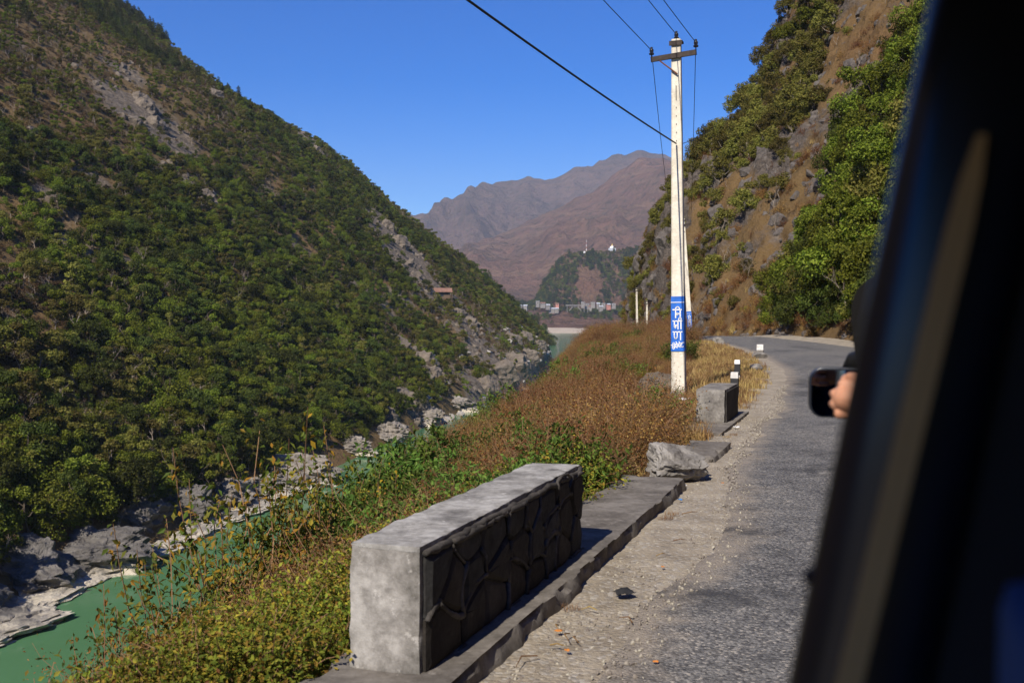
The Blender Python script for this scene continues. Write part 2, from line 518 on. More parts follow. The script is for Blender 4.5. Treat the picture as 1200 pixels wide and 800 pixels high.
M['stone_shade_grey'] = concrete('stone_shade_grey', (0.013, 0.0125, 0.012), (0.028, 0.027, 0.025), (0.055, 0.052, 0.049), 0.3)
M['mortar_shade'] = concrete('mortar_shade', (0.026, 0.023, 0.020), (0.052, 0.046, 0.040), (0.11, 0.097, 0.084), 0.3)
M['pole'] = concrete('pole', (0.52, 0.47, 0.38), (0.64, 0.59, 0.48), (0.74, 0.69, 0.58), 0.12)
M['blue'] = plain('blue_paint', (0.020, 0.13, 0.52), 0.6, var=0.25, scale=6)
M['white'] = plain('white_paint', (0.78, 0.78, 0.76), 0.7, var=0.12, scale=9)
M['whitewash'] = concrete('whitewash', (0.45, 0.43, 0.40), (0.62, 0.60, 0.56), (0.78, 0.76, 0.72), 0.4, 2)
M['black_paint'] = plain('black_paint', (0.025, 0.025, 0.026), 0.6)
M['iron'] = plain('iron', (0.05, 0.038, 0.032), 0.75, 0.3, var=0.4)
M['rust'] = plain('rust', (0.15, 0.060, 0.035), 0.85, var=0.3)
M['insulator'] = plain('insulator', (0.02, 0.018, 0.018), 0.25, spec=0.5)
M['cable'] = plain('cable', (0.02, 0.02, 0.022), 0.6)

# ================================================================== SETTING
# ------------------------------------------------------------------ road centre line (u, v)
_u = np.arange(-60, 262, 0.5)
def vcen(u):
    u = np.asarray(u, float)
    p = 1.55 - np.maximum(u - 12, 0) ** 2 / 330.0
    lin = 1.55 - 66 ** 2 / 330.0 - 0.40 * (u - 78)
    p = np.where(u > 78, lin, p)
    return p + np.maximum(u - 160, 0) ** 2 / 260.0
_v = vcen(_u)
_cx = UX * _u + UY * _v; _cy = UY * _u - UX * _v
_tx = np.gradient(_cx); _ty = np.gradient(_cy)
_tl = np.hypot(_tx, _ty); _tx /= _tl; _ty /= _tl
HW = 2.95
def edge_xy(off):
    return _cx + _ty * off, _cy - _tx * off
_lx, _ly = edge_xy(-HW)
_rx, _ry = edge_xy(HW)
def ell(y): return np.interp(y, _ly, _lx)        # x of the left road edge at y
def rgt(y): return np.interp(y, _ry, _rx)        # x of the right road edge at y

def zg(y):                                        # the road drops away beyond the bend
    return -np.interp(y, [75, 100, 190, 320], [0, 0.9, 8.0, 14.0])
# ------------------------------------------------------------------ ground functions
def xb(y):                                        # waterline of the far (left) bank
    t = np.interp(y, [-120, 0, 102, 112, 132, 145, 170, 185, 215, 240, 301, 327, 370, 410, 450, 510, 580, 640, 680, 760], [-80, -66, -51, -53, -49, -46.5, -42, -39, -35, -31, -20, -15.5, -6, 4, 10, 17, 23, 26, 26, 5])
    return t
def ZL(x, y):
    x = np.asarray(x, float); y = np.asarray(y, float)
    s = xb(y) - x
    sp = np.maximum(s, 0)
    near = np.interp(sp, [0, 5, 12, 25, 60, 120, 200, 400, 700], [-30.6, -26.5, -21.5, -12.5, 14, 60, 123, 280, 500])
    crest = np.interp(sp, [0, 3, 24, 41, 62, 95, 133, 187, 225, 279, 400, 700], [-30.6, -19, 1, 15, 34, 61, 95, 123, 152, 194, 288, 520])
    w = sstep(200, 640, y)
    z = near * (1 - w) + crest * w
    # gullies that run down the slope, and knolls
    amp = np.clip(sp / 60, 0, 1)
    z = z + amp * (7.0 * ridged(y * 0.011 + 3, sp * 0.0028 + 1, 2.0, 3) - 1.5) * (1 - 0.75 * sstep(560, 660, y))
    z = z + 3.2 * np.clip(sp / 25, 0, 1) * fbm(x * 0.035, y * 0.035, 0.5, 4)
    z = z + 0.9 * np.clip(sp / 12, 0, 1) * fbm(x * 0.16, y * 0.16, 1.5, 3)
    # terrace with the hut
    over = np.maximum(y - (655 + 10 * vnoise(x * 0.03, 4.0)), 0)
    z = z - 0.75 * over
    z = np.where(s < 0, -30.6 + 0.35 * s, z)
    return np.maximum(z, -34.5)

def hitL(px, py, d0=70, d1=900):
    d = np.arange(d0, d1, 0.5)
    X = (px - 600) / 1200 * d; Z = CAMZ - (py - 365) / 1200 * d
    h = ZL(X, d)
    k = np.nonzero(h >= Z)[0]
    if len(k) == 0: return None
    k = k[0]
    return Vector((X[k], d[k], h[k]))

def ZB(x, y):                                      # bench beside the road and the drop to the river
    x = np.asarray(x, float); y = np.asarray(y, float)
    w = ell(y) - x
    k1 = np.interp(y, [-10, 0, 8, 12, 20, 30, 60, 110], [0.62, 0.62, 0.56, 0.48, 0.32, 0.22, 0.14, 0.12])
    wb = np.interp(y, [-10, 0, 6, 9, 11, 14, 19, 30, 60, 80, 105, 130, 300], [3.6, 3.6, 3.9, 4.8, 5.8, 6.8, 7.6, 7.4, 7.4, 6, 2.5, 1.0, 0.9])
    kd = np.interp(y, [0, 40, 80, 120], [1.5, 1.35, 1.6, 3.0])
    w0 = np.interp(y, [0, 8, 13, 20, 40], [1.25, 1.25, 1.2, 1.8, 2.5])
    a = np.clip(w - w0, 0, wb - w0) * k1
    bb = np.maximum(w - wb, 0)
    z = -0.02 - a - bb * kd - np.minimum(bb, 3) * -0.35
    z = z + 0.16 * np.clip((w - w0) / 1.5, 0, 1) * fbm(x * 0.5, y * 0.5, 0.2, 4) + 2.2 * np.clip(bb / 4, 0, 1) * fbm(x * 0.25, y * 0.25, 0.9, 4)
    return np.maximum(z + zg(y), -34.5)

PB = ([-3, 0, 0.6, 1.9, 3.9, 5.2, 6.5, 9, 12.3, 14.9, 18.7, 22, 24.5, 40, 90], [-0.1, 0, 4.0, 9.3, 12.5, 17.5, 18.6, 22.5, 24.5, 27, 31, 36, 43, 72, 150])
PA = ([-3, 0, 1.2, 4, 9, 16, 26, 45, 90], [-0.1, 0, 1.5, 4.4, 10.5, 20, 32, 54, 105])
FOOT = 1.6
def rockR(x, y, r):
    n = fbm(x * 0.06 + 3, y * 0.06, 0.0, 3)
    return np.clip(sstep(80, 120, y + 0.9 * r + 10 * n), 0, 1)
def ZR(x, y):
    x = np.asarray(x, float); y = np.asarray(y, float)
    r = x - (rgt(np.minimum(y, 158)) + FOOT)
    w = sstep(92, 150, y)
    z = np.interp(r, *PA) * (1 - w) + np.interp(r, *PB) * w
    rr = np.clip(r / 5, 0, 1)
    z = z + rr * 2.6 * fbm(x * 0.07, y * 0.07, 0.3, 4) * (1 - 0.5 * w) + rr * 0.6 * fbm(x * 0.4, y * 0.4, 0.7, 3)
    rk = rockR(x, y, r)
    z = z + rk * np.clip(r / 1.5, 0, 1) * (2.2 * ridged(x * 0.16 + y * 0.05, y * 0.10, 5.0, 4) - 0.6)
    z = z - 1.9 * np.maximum(y - (158 + 4 * vnoise(x * 0.2, 9.0)), 0)
    z = np.where(r < 0, -0.08 + zg(y), z + zg(y) * np.clip(1 - r / 3, 0, 1))
    return np.maximum(z, -34.0)
def hitR(px, py, d0=30, d1=230):
    d = np.arange(d0, d1, 0.2)
    X = (px - 600) / 1200 * d; Z = CAMZ - (py - 365) / 1200 * d
    k = np.nonzero((ZR(X, d) >= Z) & (X > rgt(d) + FOOT))[0]
    if len(k) == 0: return None
    return Vector((X[k[0]], d[k[0]], ZR(X[k[0]], d[k[0]])))

# ------------------------------------------------------------------ base ground, river
g = npmesh('ground', [(-12000, -12000, -36), (12000, -12000, -36), (12000, 12000, -36), (-12000, 12000, -36)], np.array([[0, 1, 2, 3]]), [M['bank']])
link('ground', g, kind='structure', label='dry brown valley floor under the hills', cat='ground')

cy = np.array([-120, 0, 100, 200, 330, 500, 650, 760, 900, 1100, 1300, 1600, 1800], float)
lx = np.array([-95, -82, -68, -52, -32, -12, 8, -10, 5, 10, 20, 30, 40], float)
rx = np.array([-3, -3, 6, 16, 40, 66, 90, 110, 125, 150, 175, 215, 240], float)
V = []
for a, b_, c in zip(cy, lx, rx):
    for t in np.linspace(0, 1, 5): V.append((b_ + (c - b_) * t, a, -30.0))
link('river', npmesh('river', V, grid_faces(len(cy), 5), [M['water']]), kind='structure', label='jade green river winding along the valley floor', cat='river')

# ------------------------------------------------------------------ left hillside
ys = np.concatenate([np.arange(-110, 60, 6), np.arange(60, 340, 1.7), np.arange(340, 760, 2.6)])
ss = np.concatenate([[-14, -8, -4, -2], np.arange(0, 40, 1.2), np.arange(40, 150, 2.2), np.arange(150, 460, 4.0), [480, 540, 620]])
YY, SS = np.meshgrid(ys, ss, indexing='ij')
XX = xb(YY) - SS
ZZ = ZL(XX, YY)
SCARS = []       # bare rock places on the far slope: (position, radius)
for px, py, r in ((340, 265, 0), ):
    pass
def bare(x, y):
    o = np.zeros(np.shape(x))
    for (p, r, st) in SCARS:
        o = np.maximum(o, (1 - np.hypot(x - p.x, (y - p.y) * 0.8) / r) * st)
    return np.clip(o, 0, 1)
for px, py, r, st in ((172, 140, 26, 1.6), (150, 90, 14, 1.2), (240, 235, 18, 1.2), (225, 225, 12, 1.2), (470, 290, 20, 2.4), (485, 318, 20, 2.2), (455, 270, 17, 2.4), (440, 252, 12, 2.0), (400, 187, 22, 2.0), (355, 162, 18, 1.8), (372, 180, 14, 1.8),
                      (255, 115, 9, 1.6), (440, 352, 16, 1.0), (500, 352, 16, 1.0), (535, 352, 12, 1.0), (470, 352, 12, 1.0), (420, 400, 7, 1.2), (590, 440, 30, 1.2), (610, 420, 28, 1.2), (625, 400, 20, 1.1), (565, 460, 20, 1.3), (480, 470, 14, 1.4), (500, 430, 12, 1.4), (470, 405, 10, 1.4), (90, 300, 12, 0.9), (30, 60, 16, .7), (60, 230, 14, .8), (190, 200, 18, .8), (310, 220, 16, .7), (260, 330, 9, .7), (350, 290, 14, .8), (110, 210, 12, .8), (410, 330, 14, .8), (560, 400, 20, 1.2), (300, 290, 9, .9), (165, 320, 7, 1.0), (600, 395, 16, 1.0), (545, 375, 13, 1.1)):
    p = hitL(px, py)
    if p is not None: SCARS.append((p, r, st))
rk = bare(XX, YY) + 0.35 * sstep(6, 2, SS)
# rock ribs stand a little proud
ZZ = ZZ + np.clip(rk, 0, 1) * 1.6 * np.maximum(ridged(XX * 0.13, YY * 0.13, 1.0, 3), 0)
link('hillside', npmesh('hillside', np.stack([XX, YY, ZZ], -1), grid_faces(len(ys), len(ss))[:, ::-1], [M['hill_left']], True, attrs={'rock': rk}), kind='structure',
     label='steep scrubby hillside rising from the far bank of the river', cat='hillside')

# second ridge just behind the spur
ys2 = np.arange(860, 1250, 9.0); xs2 = np.arange(-420, 60, 7.0)
YY, XX = np.meshgrid(ys2, xs2, indexing='ij')
cr = np.interp(XX, [-420, -130, -95, -50, -20, 5, 25, 45], [300, 112, 84, 52, 30, 9, -10, -34])
ZZ = cr - np.abs(YY - 980) * 0.55 + 6 * fbm(XX * 0.02, YY * 0.02, 0, 4)
link('hillside', npmesh('hillside', np.stack([XX, YY, np.maximum(ZZ, -34.5)], -1), grid_faces(len(ys2), len(xs2))[:, ::-1], [M['hill_left']], True), kind='structure',
     label='second wooded ridge showing just behind the near spur', cat='hillside')
def Z2(x, y):
    return np.interp(x, [-420, -130, -95, -50, -20, 5, 25, 45], [300, 112, 84, 52, 30, 9, -10, -34]) - np.abs(y - 980) * 0.55 + 6 * fbm(x * 0.02, y * 0.02, 0, 4)

# ------------------------------------------------------------------ roadside bench and drop
ysb = np.concatenate([np.arange(-14, 40, 0.35), np.arange(40, 175, 0.9), np.arange(175, 330, 5)])
wsb = np.concatenate([[-0.6, -0.2, 0.1], np.arange(0.4, 12, 0.33), np.arange(12, 36, 1.3)])
YY, WW = np.meshgrid(ysb, wsb, indexing='ij')
XX = ell(YY) - WW
ZZ = ZB(XX, YY)
link('slope', npmesh('slope', np.stack([XX, YY, ZZ], -1), grid_faces(len(ysb), len(wsb))[:, ::-1], [M['bank']], True, attrs={'rock': np.clip((WW - 9) / 4, 0, 1) * 0.5 + sstep(80, 110, YY) * sstep(2, 4, WW) * .8}), kind='structure',
     label='brown shrubby bank falling from the road edge to the river', cat='slope')

# ------------------------------------------------------------------ right hillside with the cliff
ysr = np.concatenate([np.arange(-25, 30, 2.0), np.arange(30, 100, 0.8), np.arange(100, 186, 0.55)])
rs = np.concatenate([[-3.5, -1.5, -0.4], np.arange(0, 30, 0.45), np.arange(30, 92, 2.0)])
YY, RR = np.meshgrid(ysr, rs, indexing='ij')
XX = rgt(np.minimum(YY, 158)) + FOOT + RR
ZZ = ZR(XX, YY)
rk = rockR(XX, YY, RR)
P = np.stack([XX, YY, ZZ], -1)
gu = np.gradient(P, axis=0); gv = np.gradient(P, axis=1)
nn = np.cross(gv, gu); nn /= np.linalg.norm(nn, axis=-1, keepdims=True) + 1e-9
nn *= np.sign(nn[..., 2:3] + 1e-6)
dsp = rk * np.clip(RR / 2, 0, 1) * (1.1 * ridged(XX * .35 + ZZ * 0.1, YY * .3, ZZ * .28, 4) + 0.5 * fbm(XX * 1.1, YY * 1.1, ZZ * 1.1, 3)) + (1 - rk) * np.clip(RR, 0, 1) * 0.25 * fbm(XX * .9, YY * .9, ZZ * .9, 3)
P = P + nn * dsp[..., None]
rkm = np.clip(rk * (0.42 + 0.9 * fbm(XX * 0.13, YY * 0.13, ZZ * 0.13, 3)) + sstep(118, 140, YY) * sstep(12, 5, RR) * 0.9, 0, 1)
link('hillside', npmesh('hillside', P, grid_faces(len(ysr), len(rs)), [M['hill_right']], True, attrs={'rock': rkm}), kind='structure',
     label='steep rocky cutting with orange soil above the road bend', cat='hillside')

# ------------------------------------------------------------------ road, verge
# ragged left edge of the tar, in road coordinates
us = np.concatenate([np.arange(-40, 40, 0.12), np.arange(40, 230, 1.0)])
rag_u = [-40, 2, 4, 6.4, 7.2, 8.2, 9.5, 11, 13.3, 17, 20, 22.5, 24, 30, 38, 60, 230]
rag_v = [-1.35, -1.15, -1.30, -1.36, -1.22, -1.24, -1.31, -1.52, -1.66, -1.78, -1.75, -2.02, -2.05]
rag = np.interp(us, rag_u[:13], rag_v)
left_off = rag - vcen(us)                              # offset from the centre (negative)
left_off = np.where(us > 24, np.interp(us, [24, 30, 230], [-2.05 - float(vcen(24.0)), -2.9, -2.95]), left_off)
left_off = left_off + 0.10 * fbm(us * 0.9, 0.3, 0, 4) * np.where(us < 40, 1, .4) + 0.05 * vnoise(us * 5, 3.3)
tx_ = np.interp(us, _u, _tx); ty_ = np.interp(us, _u, _ty)
cx_ = np.interp(us, _u, _cx); cy_ = np.interp(us, _u, _cy)
ts = np.array([0, 0.006, 0.03, 0.08, 0.16, 0.3, 0.5, 0.75, 1.0])
V = []; E = []; S = []
STAINS = [(6.6, -0.95, .55, 1.1), (8.6, -0.95, .5, .9), (9.6, -1.1, .35, .5), (10.6, -1.1, .5, .35), (12.2, -0.7, 1.6, .35), (13.2, 0.0, 2.5, .22), (5.0, -1.05, .35, .3)]
for i in range(len(us)):
    for t in ts:
        off = left_off[i] + (HW - left_off[i]) * t
        camber = 0.02 + 0.05 * (1 - (off / HW) ** 2)
        z = camber if t > 0 else -0.03
        yy_ = cy_[i] - tx_[i] * off
        V.append((cx_[i] + ty_[i] * off, yy_, z + float(zg(yy_))))
        E.append(max(0, 1 - (off - left_off[i]) / 0.75))
        vv = off + float(vcen(us[i])); sv = 0
        for (su, svv, ru, rv) in STAINS:
            sv = max(sv, 1 - math.hypot((us[i] - su) / ru, (vv - svv) / rv))
        S.append(sv)
link('road', npmesh('road', V, grid_faces(len(us), len(ts))[:, ::-1], [M['asphalt']], True, attrs={'edge': E, 'stain': S}), kind='structure',
     label='worn grey tarmac road bending left round the hill', cat='road')

vo = np.linspace(-HW - 1.2, -HW + 2.6, 22)
vus = np.concatenate([np.arange(-20, 34, 0.2), np.arange(34, 130, 1.5)])
V = []
for u_ in vus:
    k = (np.interp(u_, _u, _cx), np.interp(u_, _u, _cy), np.interp(u_, _u, _tx), np.interp(u_, _u, _ty))
    for o_ in vo:
        x = k[0] + k[3] * o_; y = k[1] - k[2] * o_
        V.append((x, y, 0.0))
V = np.array(V)
d_in = np.tile((vo - vo[0]) / (vo[-1] - vo[0]), len(vus))
V[:, 2] = 0.006 + 0.020 * fbm(V[:, 0] * 2.5, V[:, 1] * 2.5, 0, 4) + 0.012 * (1 - d_in) - 0.02 * sstep(0.66, 0.9, d_in) - 0.16 * sstep(0.08, 0.0, d_in) + zg(V[:, 1])
link('verge', npmesh('verge', V, grid_faces(len(vus), len(vo))[:, ::-1], [M['verge']], True), kind='structure',
     label='sandy gravel verge between the low wall and the tar', cat='verge')
# pale strip along the foot of the hill
vo = np.linspace(HW - 0.1, HW + FOOT + 1.2, 8)
vus = np.arange(-30, 175, 1.0); V = []
for u_ in vus:
    k = (np.interp(u_, _u, _cx), np.interp(u_, _u, _cy), np.interp(u_, _u, _tx), np.interp(u_, _u, _ty))
    for j, o_ in enumerate(vo):
        V.append((k[0] + k[3] * o_, k[1] - k[2] * o_, -0.01 + 0.05 * (j > 0) + 0.05 * float(vnoise(u_ * 0.7, j * 0.9)) * (j > 1) + 0.03 * j + float(zg(k[1] - k[2] * o_))))
link('verge', npmesh('verge', V, grid_faces(len(vus), len(vo))[:, ::-1], [M['verge']], True), kind='structure',
     label='narrow strip of pale earth along the foot of the cutting', cat='verge')

# ------------------------------------------------------------------ far hills and mountains
def mountain(name, crest_px, d_crest, d_base, d_back, mat, label, x0, x1, nx, ny, rel, zb):
    cpx = np.array(crest_px, float)
    cxs = (cpx[:, 0] - 600) / 1200 * d_crest; czs = CAMZ - (cpx[:, 1] - 365) / 1200 * d_crest
    xs_ = np.linspace(x0, x1, nx); ys_ = np.concatenate([np.linspace(d_base, d_crest, ny), np.linspace(d_crest, d_back, 8)[1:]])
    YY, XX = np.meshgrid(ys_, xs_, indexing='ij')
    zc = np.interp(XX, cxs, czs)
    t = np.where(YY <= d_crest, (YY - d_base) / (d_crest - d_base), 1 - (YY - d_crest) / (d_back - d_crest))
    k = 1.0 / (d_crest * 0.05)
    env = np.clip(t * (1 - t) * 4, 0, 1)
    z = zb + (zc - zb) * (0.92 * t ** 0.9 + 0.08 * sstep(0, 1, t)) + rel * env * ridged(XX * k, YY * k * 0.45, 3.0, 5) + rel * 0.16 * fbm(XX * k * 4, YY * k * 4, 1.0, 4)
    o = link(name, npmesh(name, np.stack([XX, YY, z], -1), grid_faces(len(ys_), nx)[:, ::-1], [mat], True), kind='structure', label=label, cat='mountain')
    return o
mountain('mountain', [(250, 330), (400, 300), (460, 275), (495, 256), (520, 240), (548, 226), (575, 217), (600, 214), (622, 210), (640, 212), (670, 200), (700, 192), (725, 183), (742, 180), (775, 183), (840, 200), (1000, 190), (1300, 230)],
         6000, 3900, 7600, M['mountain_far'], 'hazy bluish mountain ridge farthest up the valley', -2600, 3600, 340, 110, 190, -30)
mountain('mountain', [(430, 380), (500, 340), (540, 300), (575, 280), (605, 268), (640, 250), (670, 236), (700, 222), (730, 198), (748, 188), (775, 187), (840, 205), (1000, 190), (1300, 240)],
         4000, 2250, 5200, M['mountain_near'], 'brown terraced mountainside behind the far bridge', -900, 2600, 300, 130, 85, -31)
# valley floor by the far bend: sand bar, then fields
ysv = np.linspace(1440, 2600, 60); xsv = np.linspace(-350, 700, 90)
YY, XX = np.meshgrid(ysv, xsv, indexing='ij')
ZV = lambda x, y: np.interp(y, [1440, 1500, 1570, 1680, 1760, 1850, 2600], [-34, -31.5, -27, -20, -6, 4, 10]) + 2.5 * fbm(x * 0.02, y * 0.02, 0, 4) * sstep(1500, 1600, y)
link('sand_bar', npmesh('sand_bar', np.stack([XX, YY, ZV(XX, YY)], -1), grid_faces(60, 90)[:, ::-1], [M['mountain_near']], True), kind='structure', label='valley floor beyond the far river bend', cat='ground')
ysv = np.linspace(1470, 1690, 30); xsv = np.linspace(30, 190, 50)
YY, XX = np.meshgrid(ysv, xsv, indexing='ij')
zz = ZV(XX, YY) + 0.8 - 3.5 * sstep(0.5, 1.0, np.hypot((XX - 90) / 75, (YY - 1570) / 115) + 0.2 * fbm(XX * .03, YY * .03, 0, 3))
link('sand_bar', npmesh('sand_bar', np.stack([XX, YY, zz], -1), grid_faces(30, 50)[:, ::-1], [M['sand']], True), kind='structure', label='pale pink sand bar at the far bend of the river', cat='sand bar')
# wooded knoll with the stupa
ysk = np.linspace(1840, 2260, 60); xsk = np.linspace(20, 420, 80)
YY, XX = np.meshgrid(ysk, xsk, indexing='ij')
def ZK(x, y):
    top = np.interp(x, [20, 40, 62, 85, 105, 130, 200, 420], [-12, 4, 62, 97, 116, 119, 121, 150])
    t = np.clip((y - 1845) / 150, 0, 1)
    return np.where(y < 1995, 4 + (top - 4) * t ** 0.75, top - np.maximum(y - 2050, 0) * 0.3) + 4 * fbm(x * 0.03, y * 0.03, 0, 4)
link('hill', npmesh('hill', np.stack([XX, YY, ZK(XX, YY)], -1), grid_faces(60, 80)[:, ::-1], [M['mountain_near']], True), kind='structure', label='wooded knoll beyond the bridge with a shrine on top', cat='hill')

# ================================================================== PLANTS
def leaves(C, N, size, rg, aspect=0.5, droop=0.0, jitter=0.8):
    """one folded leaf (two triangles) at each centre C facing roughly N"""
    n = len(C)
    N = N + rg.normal(0, jitter, (n, 3))
    N /= np.linalg.norm(N, axis=1)[:, None] + 1e-9
    D = rg.normal(0, 1, (n, 3)); D[:, 2] -= droop
    D -= (D * N).sum(1)[:, None] * N
    D /= np.linalg.norm(D, axis=1)[:, None] + 1e-9
    S = np.cross(N, D)
    L = size * rg.uniform(0.65, 1.3, n)[:, None]
    Wd = L * aspect * 0.5
    base = C - D * L * 0.5; tip = C + D * L * 0.5
    mid = C - D * L * 0.06 + N * L * 0.10
    V = np.stack([base, mid + S * Wd, tip, mid - S * Wd], 1).reshape(-1, 3)
    i = np.arange(n)[:, None] * 4
    F = np.concatenate([i + [0, 1, 2], i + [0, 2, 3]], 1).reshape(-1, 3)
    return V, F

def join(parts):
    """parts: (V, F, material index) -> V, list of faces, indices"""
    Vs, Fs, Ms, n = [], [], [], 0
    tri, quad = [], []
    for V, F, mi in parts:
        F = np.asarray(F) + n
        (tri if F.shape[1] == 3 else quad).append((F, mi))
        Vs.append(V); n += len(V)
    FF, mm = [], []
    for lst in (tri, quad):
        if lst:
            FF.append(np.concatenate([f for f, _ in lst])); mm.append(np.concatenate([np.full(len(f), k) for f, k in lst]))
    return np.concatenate(Vs), FF, np.concatenate(mm)

def crooked(p0, p1, n, amp, rg):
    t = np.linspace(0, 1, n)[:, None]
    P = np.asarray(p0) * (1 - t) + np.asarray(p1) * t
    P[1:-1] += rg.normal(0, amp, (n - 2, 3))
    return P

def broad_tree(seed, h, r, nleaf, lsize, lobes=9, trunk_r=0.14, low=0.35, flat=0.8, aspect=0.62, droop=0.3):
    rg = np.random.default_rng(seed)
    cs, rs_ = [], []
    for k in range(lobes):
        a = rg.uniform(0, 2 * math.pi); q = r * math.sqrt(rg.uniform(0.02, 0.75))
        zz = h * (low + (1 - low) * rg.uniform(0.12, 0.92)) - 0.25 * q
        cs.append((q * math.cos(a), q * math.sin(a), zz)); rs_.append(r * rg.uniform(0.20, 0.50))
    cs.append((0, 0, h * 0.82)); rs_.append(r * 0.42)
    cs = np.array(cs); rs_ = np.array(rs_)
    pick = rg.choice(len(cs), nleaf * 2, p=rs_ ** 2 / (rs_ ** 2).sum())
    d = rg.normal(0, 1, (nleaf * 2, 3)); d /= np.linalg.norm(d, axis=1)[:, None]
    rad = rs_[pick] * rg.uniform(0.55, 1.08, nleaf * 2)
    C = cs[pick] + d * rad[:, None] * np.array([1, 1, flat])
    # thin out with noise so that the crown has gaps
    keep = fbm(C[:, 0] * 1.1 / r * 2, C[:, 1] * 2.2 / r, C[:, 2] * 2.2 / r + seed, 2) > -0.16
    C, d = C[keep][:nleaf], d[keep][:nleaf]
    VL, FL = leaves(C, d + np.array([0, 0, 0.5]), lsize, rg, aspect, droop)
    parts = []
    T = crooked((0, 0, -0.5), (rg.normal(0, .1 * r), rg.normal(0, .1 * r), h * 0.75), 6, 0.05 * r, rg)
    parts.append(tube(T, np.linspace(trunk_r, trunk_r * 0.35, 6), 6))
    for c in cs[:8]:
        j = rg.integers(2, 5)
        parts.append(tube(crooked(T[j], c, 4, 0.06 * r, rg), np.linspace(trunk_r * 0.5, trunk_r * 0.12, 4), 4))
    VT, FT, _ = join([(a, b, 0) for a, b in parts])
    return (VL, FL), (VT, FT[0])

def pine_tree(seed, h, r, nleaf, lsize):
    rg = np.random.default_rng(seed)
    parts = [tube(crooked((0, 0, -0.6), (0, 0, h), 6, 0.03, rg), np.linspace(0.16, 0.03, 6), 5)]
    Cs, Ds = [], []
    z = h * 0.28
    while z < h * 0.97:
        t = (z / h - 0.28) / 0.7
        rr = r * (1 - t) ** 0.7 * rg.uniform(0.6, 1.1) + 0.25
        for k in range(rg.integers(3, 6)):
            a = rg.uniform(0, 2 * math.pi); L = rr * rg.uniform(0.6, 1.1)
            e = np.array([L * math.cos(a), L * math.sin(a), z + 0.18 * L])
            parts.append(tube(np.array([[0, 0, z], e * np.array([.5, .5, 0]) + np.array([0, 0, z + .02 * L]), e]), [0.04, 0.025, 0.01], 3))
            m_ = max(4, int(nleaf * L / (r * 30)))
            tt = rg.uniform(0.35, 1.05, m_)[:, None]
            Cs.append(np.array([0, 0, z]) * (1 - tt) + e * tt + rg.normal(0, 0.16 * L + 0.08, (m_, 3)) * np.array([1, 1, 0.6]))
            Ds.append(np.tile(np.array([0.3 * math.cos(a), 0.3 * math.sin(a), 1.0]), (m_, 1)))
        z += h * 0.055 * rg.uniform(0.8, 1.3)
    C = np.concatenate(Cs); D = np.concatenate(Ds)
    VL, FL = leaves(C, D, lsize, rg, 0.35, 0, 0.5)
    VT, FT, _ = join([(a, b, 0) for a, b in parts])
    return (VL, FL), (VT, FT[0])

def bare_tree(seed, h, spread, nleaf, lsize, thick=0.1):
    rg = np.random.default_rng(seed)
    parts = []; tips = []
    def grow(p, d, L, rad, lev):
        e = p + d * L
        P = crooked(p, e, 4, L * 0.05, rg)
        parts.append(tube(P, np.linspace(rad, rad * 0.55, 4), 5 if lev < 2 else 3))
        if lev == 3:
            tips.append(P[2]); tips.append(e); return
        for k in range(rg.integers(2, 5)):
            dd = d + rg.normal(0, 0.45, 3) * spread; dd[2] += 0.12
            dd /= np.linalg.norm(dd)
            grow(P[rg.integers(2, 4)], dd, L * rg.uniform(0.55, 0.8), rad * 0.55, lev + 1)
    grow(np.array([0, 0, -0.4]), np.array([rg.normal(0, .1), rg.normal(0, .1), 1.0]), h * 0.38, thick, 0)
    tips = np.array(tips)
    C = tips[rg.integers(0, len(tips), nleaf)] + rg.normal(0, h * 0.05, (nleaf, 3))
    VL, FL = leaves(C, np.tile([0, 0, 1.0], (nleaf, 1)), lsize, rg)
    VT, FT, _ = join([(a, b, 0) for a, b in parts])
    return (VL, FL), (VT, FT[0])

